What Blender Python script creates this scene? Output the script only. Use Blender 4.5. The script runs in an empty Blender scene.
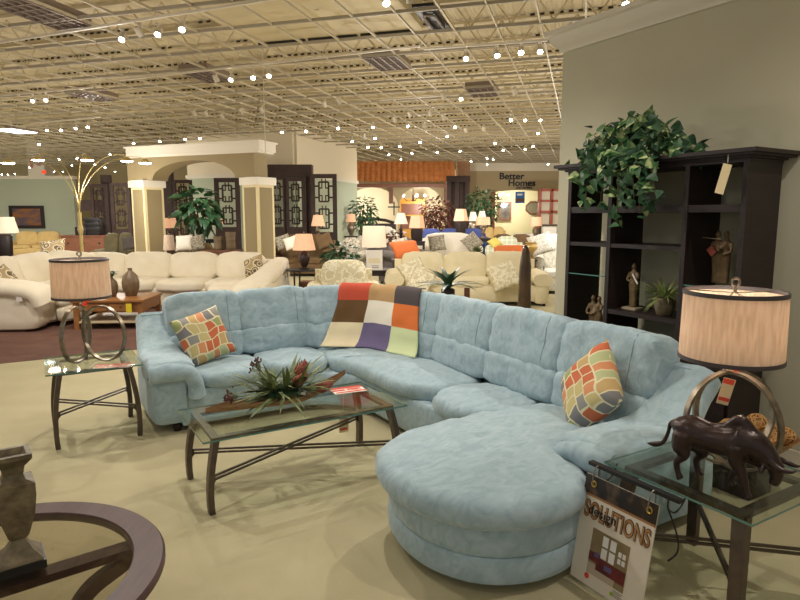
import bpy, bmesh, math, random
from mathutils import Vector, Matrix, noise, Euler
from mathutils.bvhtree import BVHTree
PI = math.pi
R = math.radians
rnd = random.Random(7)
SC = bpy.context.scene
COL = SC.collection

# ------------------------------------------------------------------ camera numbers (also used to survey where things stand)
FPX, PITCH, EYE = 610.0, math.atan(84 / 610.0), 1.7
CP, SP = math.cos(PITCH), math.sin(PITCH)


def _ray(px, py):
    r = (px - 400) / FPX
    u = (300 - py) / FPX
    return Vector((r, CP + u * SP, -SP + u * CP))


def at(px, py, Y):
    """point at forward distance Y"""
    d = _ray(px, py)
    t = Y / d.y
    return Vector((d.x * t, Y, EYE + d.z * t))


def atz(px, py, z):
    """point at height z"""
    d = _ray(px, py)
    t = (z - EYE) / d.z
    return Vector((d.x * t, d.y * t, z))


SA = R(31)
S0 = Vector((-1.82, 4.53, 0))
SU = Vector((math.cos(SA), math.sin(SA), 0))
SV = Vector((-math.sin(SA), math.cos(SA), 0))


def sw(a, b, z=0.0):
    """showroom-corner coordinates (along the coffee table, across it) -> world"""
    return S0 + SU * a + SV * b + Vector((0, 0, z))


# ------------------------------------------------------------------ materials
def newmat(name):
    m = bpy.data.materials.new(name)
    m.use_nodes = True
    nt = m.node_tree
    b = nt.nodes['Principled BSDF']
    return m, nt, b


def N(nt, typ, **kw):
    n = nt.nodes.new(typ)
    for k, v in kw.items():
        setattr(n, k, v)
    return n


def c4(c):
    return (c[0], c[1], c[2], 1.0)


def srgb(r, g, b):
    f = lambda v: (v / 255 / 12.92) if v / 255 <= 0.04045 else ((v / 255 + 0.055) / 1.055) ** 2.4
    return (f(r), f(g), f(b))


def mat(name, col, rough=0.6, metal=0.0, var=None, scale=8.0, bump=0.0, bscale=None, stretch=None, spec=None, detail=4.0, lo=0.35, hi=0.65, emit=None, estr=0.0, coat=0.0, sheen=0.0, dist=0.0):
    m, nt, b = newmat(name)
    b.inputs['Base Color'].default_value = c4(col)
    b.inputs['Roughness'].default_value = rough
    b.inputs['Metallic'].default_value = metal
    if spec is not None:
        b.inputs['Specular IOR Level'].default_value = spec
    if coat:
        b.inputs['Coat Weight'].default_value = coat
        b.inputs['Coat Roughness'].default_value = 0.15
    if sheen:
        b.inputs['Sheen Weight'].default_value = sheen
        b.inputs['Sheen Roughness'].default_value = 0.4
    if emit:
        b.inputs['Emission Color'].default_value = c4(emit)
        b.inputs['Emission Strength'].default_value = estr
    if var or bump:
        tc = N(nt, 'ShaderNodeTexCoord')
        mp = N(nt, 'ShaderNodeMapping')
        nt.links.new(tc.outputs['Object'], mp.inputs['Vector'])
        if stretch:
            mp.inputs['Scale'].default_value = stretch
        if var:
            n = N(nt, 'ShaderNodeTexNoise')
            n.inputs['Scale'].default_value = scale
            n.inputs['Detail'].default_value = detail
            n.inputs['Distortion'].default_value = dist
            nt.links.new(mp.outputs['Vector'], n.inputs['Vector'])
            cr = N(nt, 'ShaderNodeValToRGB')
            cr.color_ramp.elements[0].position = lo
            cr.color_ramp.elements[0].color = c4(col)
            cr.color_ramp.elements[1].position = hi
            cr.color_ramp.elements[1].color = c4(var)
            nt.links.new(n.outputs['Fac'], cr.inputs['Fac'])
            nt.links.new(cr.outputs['Color'], b.inputs['Base Color'])
        if bump:
            n2 = N(nt, 'ShaderNodeTexNoise')
            n2.inputs['Scale'].default_value = bscale or scale
            n2.inputs['Detail'].default_value = 3.0
            nt.links.new(mp.outputs['Vector'], n2.inputs['Vector'])
            bp = N(nt, 'ShaderNodeBump')
            bp.inputs['Strength'].default_value = bump
            bp.inputs['Distance'].default_value = 0.01
            nt.links.new(n2.outputs['Fac'], bp.inputs['Height'])
            nt.links.new(bp.outputs['Normal'], b.inputs['Normal'])
    return m


def emitmat(name, col, strength):
    m, nt, b = newmat(name)
    nt.nodes.remove(b)
    e = N(nt, 'ShaderNodeEmission')
    e.inputs['Color'].default_value = c4(col)
    e.inputs['Strength'].default_value = strength
    nt.links.new(e.outputs[0], nt.nodes['Material Output'].inputs['Surface'])
    return m


def glassmat(name, tint, refl=1.5, alpha=0.0):
    """thin sheet glass: clear transmission with Fresnel reflection"""
    m, nt, b = newmat(name)
    nt.nodes.remove(b)
    t = N(nt, 'ShaderNodeBsdfTransparent')
    t.inputs['Color'].default_value = c4(tint)
    g = N(nt, 'ShaderNodeBsdfGlossy')
    g.inputs['Roughness'].default_value = 0.03
    g.inputs['Color'].default_value = (1, 1, 1, 1)
    lw = N(nt, 'ShaderNodeLayerWeight')
    f5 = N(nt, 'ShaderNodeMath', operation='POWER')
    nt.links.new(lw.outputs['Facing'], f5.inputs[0])
    lw.inputs['Blend'].default_value = 0.5
    f5.inputs[1].default_value = 5.0
    f = N(nt, 'ShaderNodeMapRange')
    f.inputs['To Min'].default_value = 0.022
    f.inputs['To Max'].default_value = 0.75
    nt.links.new(f5.outputs[0], f.inputs['Value'])
    mx = N(nt, 'ShaderNodeMixShader')
    nt.links.new(f.outputs[0], mx.inputs[0])
    nt.links.new(t.outputs[0], mx.inputs[1])
    nt.links.new(g.outputs[0], mx.inputs[2])
    nt.links.new(mx.outputs[0], nt.nodes['Material Output'].inputs['Surface'])
    return m


def shademat(name, col, var, estr=0.0, ecol=(1, 0.75, 0.5), scale=(60, 60, 3)):
    """lampshade cloth that lets the bulb's light through"""
    m, nt, b = newmat(name)
    nt.nodes.remove(b)
    tc = N(nt, 'ShaderNodeTexCoord')
    mp = N(nt, 'ShaderNodeMapping')
    mp.inputs['Scale'].default_value = scale
    nt.links.new(tc.outputs['Object'], mp.inputs['Vector'])
    n = N(nt, 'ShaderNodeTexNoise')
    n.inputs['Scale'].default_value = 1.0
    n.inputs['Detail'].default_value = 4.0
    nt.links.new(mp.outputs['Vector'], n.inputs['Vector'])
    cr = N(nt, 'ShaderNodeValToRGB')
    cr.color_ramp.elements[0].position = 0.35
    cr.color_ramp.elements[1].position = 0.65
    cr.color_ramp.elements[0].color = c4(col)
    cr.color_ramp.elements[1].color = c4(var)
    nt.links.new(n.outputs['Fac'], cr.inputs['Fac'])
    d = N(nt, 'ShaderNodeBsdfDiffuse')
    t = N(nt, 'ShaderNodeBsdfTranslucent')
    nt.links.new(cr.outputs['Color'], d.inputs['Color'])
    nt.links.new(cr.outputs['Color'], t.inputs['Color'])
    mx = N(nt, 'ShaderNodeMixShader')
    mx.inputs[0].default_value = 0.4
    nt.links.new(d.outputs[0], mx.inputs[1])
    nt.links.new(t.outputs[0], mx.inputs[2])
    out = mx
    if estr:
        e = N(nt, 'ShaderNodeEmission')
        e.inputs['Strength'].default_value = estr
        mc = N(nt, 'ShaderNodeMix', data_type='RGBA', blend_type='MULTIPLY')
        mc.inputs[0].default_value = 1.0
        nt.links.new(cr.outputs['Color'], mc.inputs[6])
        mc.inputs[7].default_value = c4(ecol)
        nt.links.new(mc.outputs[2], e.inputs['Color'])
        a = N(nt, 'ShaderNodeAddShader')
        nt.links.new(mx.outputs[0], a.inputs[0])
        nt.links.new(e.outputs[0], a.inputs[1])
        out = a
    nt.links.new(out.outputs[0], nt.nodes['Material Output'].inputs['Surface'])
    return m


def rampmat(name, kind, scale, cols, rough=0.8, mortar=None, mapscale=(1, 1, 1), const=True, bump=0.0, metric='CHEBYCHEV', edge=0.05, coord='Object'):
    """cells of several colours (a woven block pattern or a leafy damask)"""
    m, nt, b = newmat(name)
    b.inputs['Roughness'].default_value = rough
    tc = N(nt, 'ShaderNodeTexCoord')
    mp = N(nt, 'ShaderNodeMapping')
    mp.inputs['Scale'].default_value = mapscale
    nt.links.new(tc.outputs[coord], mp.inputs['Vector'])
    cr = N(nt, 'ShaderNodeValToRGB')
    if const:
        cr.color_ramp.interpolation = 'CONSTANT'
    els = cr.color_ramp.elements
    while len(els) < len(cols):
        els.new(0.5)
    for i, (p, c) in enumerate(cols):
        els[i].position = p
        els[i].color = c4(c)
    if kind == 'brick':
        nz = N(nt, 'ShaderNodeTexNoise')
        nz.inputs['Scale'].default_value = 5.0
        nz.inputs['Detail'].default_value = 1.0
        nt.links.new(tc.outputs[coord], nz.inputs['Vector'])
        va = N(nt, 'ShaderNodeVectorMath', operation='SCALE')
        va.inputs['Scale'].default_value = 0.11
        nt.links.new(nz.outputs['Color'], va.inputs[0])
        vb = N(nt, 'ShaderNodeVectorMath', operation='ADD')
        nt.links.new(mp.outputs['Vector'], vb.inputs[0])
        nt.links.new(va.outputs[0], vb.inputs[1])
        mp = vb
        bk = N(nt, 'ShaderNodeTexBrick')
        bk.inputs['Color1'].default_value = (0, 0, 0, 1)
        bk.inputs['Color2'].default_value = (1, 1, 1, 1)
        bk.inputs['Mortar'].default_value = (0.5, 0.5, 0.5, 1)
        bk.inputs['Scale'].default_value = scale
        bk.inputs['Mortar Size'].default_value = edge
        bk.inputs['Brick Width'].default_value = 0.42
        bk.inputs['Row Height'].default_value = 0.5
        bk.offset = 0.33
        bk.squash = 1.3
        bk.squash_frequency = 3
        nt.links.new(mp.outputs[0], bk.inputs['Vector'])
        nt.links.new(bk.outputs['Color'], cr.inputs['Fac'])
        mx = N(nt, 'ShaderNodeMix', data_type='RGBA')
        nt.links.new(bk.outputs['Fac'], mx.inputs[0])
        nt.links.new(cr.outputs['Color'], mx.inputs[6])
        mx.inputs[7].default_value = c4(mortar)
        nt.links.new(mx.outputs[2], b.inputs['Base Color'])
    elif kind == 'noise':
        n = N(nt, 'ShaderNodeTexNoise')
        n.inputs['Scale'].default_value = scale
        n.inputs['Detail'].default_value = 3.0
        nt.links.new(mp.outputs['Vector'], n.inputs['Vector'])
        nt.links.new(n.outputs['Fac'], cr.inputs['Fac'])
        nt.links.new(cr.outputs['Color'], b.inputs['Base Color'])
    else:
        v = N(nt, 'ShaderNodeTexVoronoi')
        v.distance = metric
        v.inputs['Scale'].default_value = scale
        nt.links.new(mp.outputs['Vector'], v.inputs['Vector'])
        if kind == 'rings':
            nt.links.new(v.outputs['Distance'], cr.inputs['Fac'])
        else:
            sp = N(nt, 'ShaderNodeSeparateColor')
            nt.links.new(v.outputs['Color'], sp.inputs[0])
            nt.links.new(sp.outputs[0], cr.inputs['Fac'])
        nt.links.new(cr.outputs['Color'], b.inputs['Base Color'])
    return m


# ------------------------------------------------------------------ mesh building
class MB:
    def __init__(s):
        s.v = []
        s.f = []
        s.mi = []

    def add(s, vs, fs, mi=0, M=None):
        o = len(s.v)
        s.v += [tuple((M @ Vector(p)) if M else p) for p in vs]
        s.f += [tuple(i + o for i in f) for f in fs]
        s.mi += [mi] * len(fs)
        return s

    def box(s, c, d, rot=None, mi=0, bev=0.0):
        M = Matrix.Translation(c)
        if rot is not None:
            M = M @ (rot.to_4x4() if isinstance(rot, Matrix) else Euler(rot).to_matrix().to_4x4())
        x, y, z = d[0] / 2, d[1] / 2, d[2] / 2
        if bev:
            bm = bmesh.new()
            bmesh.ops.create_cube(bm, size=1, matrix=Matrix.Diagonal((d[0], d[1], d[2], 1)))
            bmesh.ops.bevel(bm, geom=bm.edges[:], offset=bev, segments=2, profile=0.6, affect='EDGES')
            bm.verts.index_update()
            vs = [tuple(v.co) for v in bm.verts]
            fs = [tuple(v.index for v in f.verts) for f in bm.faces]
            bm.free()
            return s.add(vs, fs, mi, M)
        vs = [(-x, -y, -z), (x, -y, -z), (x, y, -z), (-x, y, -z), (-x, -y, z), (x, -y, z), (x, y, z), (-x, y, z)]
        fs = [(0, 3, 2, 1), (4, 5, 6, 7), (0, 1, 5, 4), (1, 2, 6, 5), (2, 3, 7, 6), (3, 0, 4, 7)]
        return s.add(vs, fs, mi, M)

    def b2(s, x0, x1, y0, y1, z0, z1, mi=0, bev=0.0):
        return s.box(((x0 + x1) / 2, (y0 + y1) / 2, (z0 + z1) / 2), (abs(x1 - x0), abs(y1 - y0), abs(z1 - z0)), mi=mi, bev=bev)

    def lathe(s, prof, c=(0, 0, 0), seg=24, mi=0, M=None, cap=True, sx=1.0, sy=1.0):
        n = len(prof)
        vs = []
        for r, z in prof:
            for k in range(seg):
                a = 2 * PI * k / seg
                vs.append((c[0] + sx * r * math.cos(a), c[1] + sy * r * math.sin(a), c[2] + z))
        fs = []
        for i in range(n - 1):
            for k in range(seg):
                k2 = (k + 1) % seg
                fs.append((i * seg + k, i * seg + k2, (i + 1) * seg + k2, (i + 1) * seg + k))
        if cap:
            fs.append(tuple(range(seg - 1, -1, -1)))
            fs.append(tuple((n - 1) * seg + k for k in range(seg)))
        return s.add(vs, fs, mi, M)

    def cyl(s, p0, p1, r, r2=None, seg=12, mi=0):
        return s.tube([p0, p1], [r, r if r2 is None else r2], seg, mi=mi)

    def sweep(s, pts, sizes, side, k=4.0, seg=16, mi=0, square=False, endround=0, closed=False):
        """sweep a rectangle (square) or superellipse along pts. sizes: (w along side, t across)"""
        pts = [Vector(p) for p in pts]
        n = len(pts)
        if not isinstance(sizes, list):
            sizes = [sizes] * n
        side = Vector(side).normalized()
        if square:
            cs = [(-.5, -.5), (.5, -.5), (.5, .5), (-.5, .5)]
        else:
            cs = []
            for q in range(seg):
                a = 2 * PI * q / seg
                ca, sa = math.cos(a), math.sin(a)
                cs.append((.5 * math.copysign(abs(ca) ** (2 / k), ca), .5 * math.copysign(abs(sa) ** (2 / k), sa)))
        m = len(cs)
        vs = []
        for i, p in enumerate(pts):
            if closed:
                t = pts[(i + 1) % n] - pts[i - 1]
            else:
                t = pts[min(i + 1, n - 1)] - pts[max(i - 1, 0)]
            t.normalize()
            nn = t.cross(side)
            nn.normalize()
            sd = nn.cross(t)
            w, th = sizes[i]
            for (u, v) in cs:
                vs.append(tuple(p + sd * (u * w) + nn * (v * th)))
        fs = []
        last = n if closed else n - 1
        for i in range(last):
            j = (i + 1) % n
            for q in range(m):
                q2 = (q + 1) % m
                fs.append((i * m + q, i * m + q2, j * m + q2, j * m + q))
        if not closed:
            fs.append(tuple(range(m - 1, -1, -1)))
            fs.append(tuple((n - 1) * m + q for q in range(m)))
        return s.add(vs, fs, mi)

    def tube(s, pts, r, seg=8, closed=False, mi=0):
        pts = [Vector(p) for p in pts]
        n = len(pts)
        rs = r if isinstance(r, list) else [r] * n
        vs = []
        up = None
        for i, p in enumerate(pts):
            if closed:
                t = pts[(i + 1) % n] - pts[i - 1]
            else:
                t = pts[min(i + 1, n - 1)] - pts[max(i - 1, 0)]
            if t.length < 1e-9:
                t = Vector((0, 0, 1))
            t.normalize()
            if up is None:
                up = Vector((0, 0, 1)) if abs(t.z) < 0.9 else Vector((1, 0, 0))
            a = t.cross(up)
            if a.length < 1e-5:
                a = t.cross(Vector((0.3, 0.9, 0.1)))
            a.normalize()
            b = a.cross(t)
            b.normalize()
            up = b
            for q in range(seg):
                th = 2 * PI * q / seg
                vs.append(tuple(p + (a * math.cos(th) + b * math.sin(th)) * rs[i]))
        fs = []
        for i in range(n if closed else n - 1):
            j = (i + 1) % n
            for q in range(seg):
                q2 = (q + 1) % seg
                fs.append((i * seg + q, j * seg + q, j * seg + q2, i * seg + q2))
        if not closed:
            fs.append(tuple(range(seg)))
            fs.append(tuple((n - 1) * seg + q for q in range(seg - 1, -1, -1)))
        return s.add(vs, fs, mi)

    def prism(s, poly, z0, z1, mi=0, M=None):
        n = len(poly)
        vs = [(p[0], p[1], z0) for p in poly] + [(p[0], p[1], z1) for p in poly]
        fs = [tuple(range(n - 1, -1, -1)), tuple(range(n, 2 * n))]
        for i in range(n):
            j = (i + 1) % n
            fs.append((i, j, n + j, n + i))
        return s.add(vs, fs, mi, M)

    def cush(s, c, d, rot=None, k=4.5, n=8, wr=0.0, wf=9.0, mi=0, seed=0.0, pinch=0.0):
        """stuffed block: superquadric from a gridded cube, with creases"""
        M = Matrix.Translation(c)
        if rot is not None:
            M = M @ (rot.to_4x4() if isinstance(rot, Matrix) else Euler(rot).to_matrix().to_4x4())
        idx = {}
        vs = []
        fs = []

        def vert(x, y, z):
            key = (round(x, 5), round(y, 5), round(z, 5))
            if key in idx:
                return idx[key]
            l = (abs(x) ** k + abs(y) ** k + abs(z) ** k) ** (1 / k)
            p = Vector((x / l, y / l, z / l))
            q = Vector((p.x * d[0] / 2, p.y * d[1] / 2, p.z * d[2] / 2))
            if pinch:
                e = max(abs(p.x), abs(p.y))
                q.z *= 1 - pinch * e ** 4
            if wr:
                nn = Vector((p.x / d[0], p.y / d[1], p.z / d[2])).normalized()
                q += nn * wr * (noise.noise(q * wf + Vector((seed, 0, seed))) * 1.0 + .5 * noise.noise(q * wf * 2.3 + Vector((0, seed, 3))))
            idx[key] = len(vs)
            vs.append(tuple(q))
            return idx[key]
        g = [math.tan((2 * i / n - 1) * PI / 4) for i in range(n + 1)]
        for ax in range(3):
            for sg in (-1, 1):
                for i in range(n):
                    for j in range(n):
                        qs = []
                        for (a, b) in ((g[i], g[j]), (g[i + 1], g[j]), (g[i + 1], g[j + 1]), (g[i], g[j + 1])):
                            p = [0, 0, 0]
                            p[ax] = sg
                            p[(ax + 1) % 3] = a
                            p[(ax + 2) % 3] = b
                            qs.append(vert(*p))
                        fs.append(tuple(qs if sg > 0 else qs[::-1]))
        return s.add(vs, fs, mi, M)

    def puff(s, poly, z0, z1, bulge=0.05, crown=0.03, mi=0, wr=0.0, wf=8.0, rings=7, k=2.6, seed=0.0, flat=False):
        """upholstered slab over any plan outline"""
        n = len(poly)
        P = [Vector((p[0], p[1], 0)) for p in poly]
        area = sum(P[i].x * P[(i + 1) % n].y - P[(i + 1) % n].x * P[i].y for i in range(n))
        if area < 0:
            P.reverse()
        cen = sum(P, Vector()) / n
        nor = []
        for i in range(n):
            t = P[(i + 1) % n] - P[i - 1]
            nor.append(Vector((t.y, -t.x, 0)).normalized())
        vs = []
        zm, h = (z0 + z1) / 2, (z1 - z0) / 2

        def put(p, z, nr, top):
            q = Vector((p.x, p.y, z))
            if wr:
                a = wr * (noise.noise(Vector((q.x * wf, q.y * wf, q.z * wf * .5 + seed))) + .5 * noise.noise(Vector((q.x * wf * 2.5, q.y * wf * 2.5, q.z * wf + seed))))
                q += Vector((nr.x * a, nr.y * a, a)) if not top else Vector((0, 0, a))
            vs.append(tuple(q))
        nr_ = 0
        for r in range(rings + 1):
            th = -PI / 2 + PI * r / rings
            ct, st = abs(math.cos(th)) ** (2 / k), math.copysign(abs(math.sin(th)) ** (2 / k), math.sin(th))
            for i in range(n):
                put(P[i] + nor[i] * (bulge * (ct - 0.5) * 1.0), zm + h * st, nor[i], r == rings)
            nr_ += 1
        for f in (() if flat else (0.88, 0.74, 0.56, 0.36, 0.16)):
            for i in range(n):
                q = P[i] - nor[i] * bulge * 0.5
                put(cen + (q - cen) * f, z1 + crown * (1 - f * f), nor[i], True)
            nr_ += 1
        fs = []
        for r in range(nr_ - 1):
            for i in range(n):
                j = (i + 1) % n
                fs.append((r * n + i, r * n + j, (r + 1) * n + j, (r + 1) * n + i))
        fs.append(tuple(range(n - 1, -1, -1)))
        fs.append(tuple((nr_ - 1) * n + i for i in range(n)))
        return s.add(vs, fs, mi)

    def leaf(s, p, d, L, W, up=(0, 0, 1), mi=0, droop=0.3, lobe=False):
        p = Vector(p)
        d = Vector(d).normalized()
        sd = d.cross(Vector(up))
        if sd.length < 1e-3:
            sd = d.cross(Vector((1, 0.2, 0)))
        sd.normalize()
        u = sd.cross(d)
        prof = [(0, .03), (.22, .75), (.45, 1.0), (.75, .6), (1, 0.02)]
        if lobe:
            prof = [(0, .2), (.1, .95), (.3, 1.0), (.6, .62), (1, 0.02)]
        vs = []
        for t, w in prof:
            c = p + d * (L * t) - u * (droop * L * t * t)
            vs.append(tuple(c - sd * (w * W / 2) + u * (.12 * W * w)))
            vs.append(tuple(c))
            vs.append(tuple(c + sd * (w * W / 2) + u * (.12 * W * w)))
        fs = []
        for i in range(len(prof) - 1):
            a = i * 3
            fs += [(a, a + 1, a + 4, a + 3), (a + 1, a + 2, a + 5, a + 4)]
        return s.add(vs, fs, mi)


def smoothpoly(pts, it=3, closed=True):
    for _ in range(it):
        out = []
        n = len(pts)
        for i in range(n if closed else n - 1):
            a, b = pts[i], pts[(i + 1) % n]
            out.append(tuple(a[k] * .75 + b[k] * .25 for k in range(len(a))))
            out.append(tuple(a[k] * .25 + b[k] * .75 for k in range(len(a))))
        if not closed:
            out = [pts[0]] + out + [pts[-1]]
        pts = out
    return pts


def densify(pts, step=0.06, closed=True):
    out = []
    n = len(pts)
    for i in range(n if closed else n - 1):
        a, b = pts[i], pts[(i + 1) % n]
        L = math.dist(a, b)
        m = max(1, int(L / step))
        for q in range(m):
            t = q / m
            out.append(tuple(a[k] * (1 - t) + b[k] * t for k in range(len(a))))
    if not closed:
        out.append(pts[-1])
    return out


def curve_pts(pts, m=8):
    """Catmull-Rom through points"""
    P = [Vector(p) for p in pts]
    out = []
    for i in range(len(P) - 1):
        p0, p1, p2, p3 = P[max(i - 1, 0)], P[i], P[i + 1], P[min(i + 2, len(P) - 1)]
        for q in range(m):
            t = q / m
            out.append(0.5 * ((2 * p1) + (-p0 + p2) * t + (2 * p0 - 5 * p1 + 4 * p2 - p3) * t * t + (-p0 + 3 * p1 - 3 * p2 + p3) * t ** 3))
    out.append(P[-1])
    return out


def obj(name, mb, mats, parent=None, loc=None, rz=0.0, smooth=38, kind=None):
    me = bpy.data.meshes.new(name)
    me.from_pydata(mb.v, [], mb.f)
    if not isinstance(mats, (list, tuple)):
        mats = [mats]
    for m in mats:
        me.materials.append(m)
    if len(mats) > 1:
        me.polygons.foreach_set('material_index', mb.mi)
    me.update()
    bm = bmesh.new()
    bm.from_mesh(me)
    bmesh.ops.recalc_face_normals(bm, faces=bm.faces[:])
    bm.to_mesh(me)
    bm.free()
    if smooth:
        me.polygons.foreach_set('use_smooth', [True] * len(me.polygons))
        me.set_sharp_from_angle(angle=R(smooth))
    o = bpy.data.objects.new(name, me)
    COL.objects.link(o)
    if parent:
        o.parent = parent
    if loc is not None:
        o.location = loc
    o.rotation_euler = (0, 0, rz)
    if kind:
        o['kind'] = kind
    return o


def tag(o, label, cat, group=None):
    o['label'] = label
    o['category'] = cat
    if group:
        o['group'] = group
    return o


def thing(name, label, cat, loc=(0, 0, 0), rz=0.0, group=None):
    o = bpy.data.objects.new(name, None)
    o.empty_display_size = 0.1
    COL.objects.link(o)
    o.location = loc
    o.rotation_euler = (0, 0, rz)
    return tag(o, label, cat, group)


def struct(name, mb, m, smooth=38):
    return obj(name, mb, m, kind='structure', smooth=smooth)


def dup(root, loc, rz=0.0, label=None, group=None, rot=None):
    r = root.copy()
    COL.objects.link(r)
    r.location = loc
    r.rotation_euler = rot or (0, 0, rz)
    if label:
        r['label'] = label
    if group:
        r['group'] = group
    for ch in list(root.children):
        c = ch.copy()
        COL.objects.link(c)
        c.parent = r
        for g in list(ch.children):
            d = g.copy()
            COL.objects.link(d)
            d.parent = c
    return r


def fuse(name, mb, m, vox, parent=None, loc=None, rz=0.0, smooth_it=4):
    """overlapping limbs melted into one continuous surface"""
    o = obj(name + '_draft', mb, m, smooth=0)
    a = o.modifiers.new('r', 'REMESH')
    a.mode = 'VOXEL'
    a.voxel_size = vox
    b = o.modifiers.new('s', 'SMOOTH')
    b.factor = 0.5
    b.iterations = smooth_it
    dg = bpy.context.evaluated_depsgraph_get()
    me = bpy.data.meshes.new_from_object(o.evaluated_get(dg))
    me.polygons.foreach_set('use_smooth', [True] * len(me.polygons))
    bpy.data.objects.remove(o)
    r = bpy.data.objects.new(name, me)
    me.name = name
    COL.objects.link(r)
    if not me.materials:
        me.materials.append(m)
    r.parent = parent
    if loc is not None:
        r.location = loc
    r.rotation_euler = (0, 0, rz)
    return r


def lettering(name, text, size, depth, m, parent, M, sx=1.0, bold=0.0, shear=0.0, align='LEFT'):
    cu = bpy.data.curves.new(name, 'FONT')
    cu.body = text
    cu.size = size
    cu.extrude = depth
    cu.offset = bold
    cu.shear = shear
    cu.align_x = align
    o = bpy.data.objects.new(name + '_draft', cu)
    COL.objects.link(o)
    dg = bpy.context.evaluated_depsgraph_get()
    me = bpy.data.meshes.new_from_object(o.evaluated_get(dg))
    bpy.data.objects.remove(o)
    me.transform(M @ Matrix.Diagonal((sx, 1, 1, 1)))
    me.materials.clear()
    me.materials.append(m)
    r = bpy.data.objects.new(name, me)
    COL.objects.link(r)
    r.parent = parent
    return r


def point_light(name, loc, power, col, radius=0.05):
    l = bpy.data.lights.new(name, 'POINT')
    l.energy = power
    l.color = col
    l.shadow_soft_size = radius
    o = bpy.data.objects.new(name, l)
    COL.objects.link(o)
    o.location = loc
    return o


def spot_light(name, loc, target, power, col, angle=100, radius=0.06, blend=0.6):
    l = bpy.data.lights.new(name, 'SPOT')
    l.energy = power
    l.color = col
    l.shadow_soft_size = radius
    l.spot_size = R(angle)
    l.spot_blend = blend
    o = bpy.data.objects.new(name, l)
    COL.objects.link(o)
    o.location = loc
    o.rotation_euler = (Vector(target) - Vector(loc)).to_track_quat('-Z', 'Y').to_euler()
    return o


# ------------------------------------------------------------------ palette
M_floor = mat('beige carpet', srgb(180, 170, 135), .95, var=srgb(187, 177, 142), scale=3, bump=.25, bscale=160)
M_rug = mat('brown carpet', srgb(98, 66, 54), .95, var=srgb(112, 78, 64), scale=4, bump=.25, bscale=140)
M_wall = mat('sage wall paint', srgb(190, 185, 160), .85, var=srgb(194, 189, 164), scale=2, bump=.04, bscale=90)
M_trim = mat('white trim paint', srgb(222, 214, 196), .55)
M_cream = mat('cream wall paint', srgb(226, 214, 188), .85)
M_green = mat('pale green wall paint', srgb(178, 186, 164), .85)
M_tanwall = mat('tan wall paint', srgb(205, 190, 152), .85)
M_deck = mat('cream painted steel deck', srgb(206, 192, 158), .7)
M_joist = mat('cream painted joist steel', srgb(204, 190, 156), .6)
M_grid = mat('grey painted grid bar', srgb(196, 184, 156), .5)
M_duct = mat('cream duct paint', srgb(205, 190, 150), .6)
M_black = mat('black painted metal', srgb(24, 22, 22), .45)
M_dark = mat('near black plastic', srgb(30, 28, 30), .35)
M_suede = mat('powder blue microsuede', srgb(148, 172, 182), .9, var=srgb(177, 197, 205), scale=10, detail=8, lo=.30, hi=.72, bump=.12, bscale=40, stretch=(1, 1.7, 1.3), dist=1.2, spec=.2, sheen=.35)
M_seam = mat('seam thread', srgb(112, 142, 152), .9)
M_bronze = mat('bronze brown metal', srgb(86, 74, 64), .42, metal=.55, var=srgb(98, 86, 74), scale=20)
M_nickel = mat('aged nickel', srgb(150, 138, 120), .35, metal=.75, var=srgb(122, 110, 94), scale=25)
M_glass = glassmat('clear table glass', (.90, .95, .92), 1.5)
M_glassedge = mat('green glass edge', srgb(86, 132, 122), .08, spec=.8)
M_espresso = mat('espresso wood', srgb(29, 18, 17), .5, var=srgb(40, 26, 24), scale=6, stretch=(1, 1, 8))
M_lattice = mat('dark brown stained wood', srgb(50, 34, 29), .7, var=srgb(62, 43, 36), scale=4)
M_mahog = mat('dark cherry wood', srgb(70, 44, 44), .42, var=srgb(84, 54, 50), scale=5, stretch=(8, 1, 1), spec=.35)
M_oak = mat('honey oak wood', srgb(140, 92, 48), .42, var=srgb(162, 112, 62), scale=6, stretch=(1, 9, 1))
M_cocoa = mat('brown wood veneer', srgb(110, 68, 48), .45, var=srgb(126, 80, 56), scale=5, stretch=(1, 1, 6))
M_leaf = mat('ivy leaf', srgb(34, 72, 46), .45, var=srgb(70, 108, 66), scale=9, lo=.4, hi=.7)
M_leaf2 = mat('variegated leaf', srgb(70, 112, 62), .5, var=srgb(190, 200, 140), scale=18, lo=.45, hi=.65)
M_leafdark = mat('dark palm leaf', srgb(36, 66, 48), .4, var=srgb(58, 96, 70), scale=8)
M_grassleaf = mat('grassy leaf', srgb(88, 112, 52), .5, var=srgb(160, 170, 96), scale=14)
M_olive = mat('olive foliage', srgb(86, 104, 60), .55, var=srgb(136, 144, 92), scale=14)
M_stem = mat('plant stem', srgb(84, 66, 40), .8)
M_stone = mat('mottled bronze stone', srgb(96, 84, 60), .5, var=srgb(136, 122, 92), scale=22, bump=.3, bscale=60)
M_cast = mat('dark cast bronze', srgb(48, 34, 32), .3, metal=.35, var=srgb(62, 46, 42), scale=14, bump=.15, bscale=40)
M_statue = mat('brown statuette resin', srgb(104, 82, 52), .5, var=srgb(126, 102, 68), scale=30)
M_creamup = mat('cream microfibre', srgb(232, 221, 196), .92, var=srgb(238, 228, 206), scale=5, bump=.1, bscale=30, sheen=.2)
M_sand = mat('sand upholstery', srgb(226, 213, 176), .92, var=srgb(232, 220, 186), scale=5)
M_tan = mat('tan upholstery', srgb(200, 170, 110), .9, var=srgb(210, 182, 122), scale=5)
M_brownup = mat('brown upholstery', srgb(98, 76, 48), .9, var=srgb(110, 86, 56), scale=5)
M_greyup = mat('dark grey upholstery', srgb(84, 76, 72), .9, var=srgb(94, 86, 82), scale=6)
M_oliveup = mat('olive upholstery', srgb(112, 104, 76), .9, var=srgb(122, 114, 86), scale=6)
M_whiteup = mat('white upholstery', srgb(236, 230, 216), .9)
M_blueup = mat('blue upholstery', srgb(72, 86, 150), .9)
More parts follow.
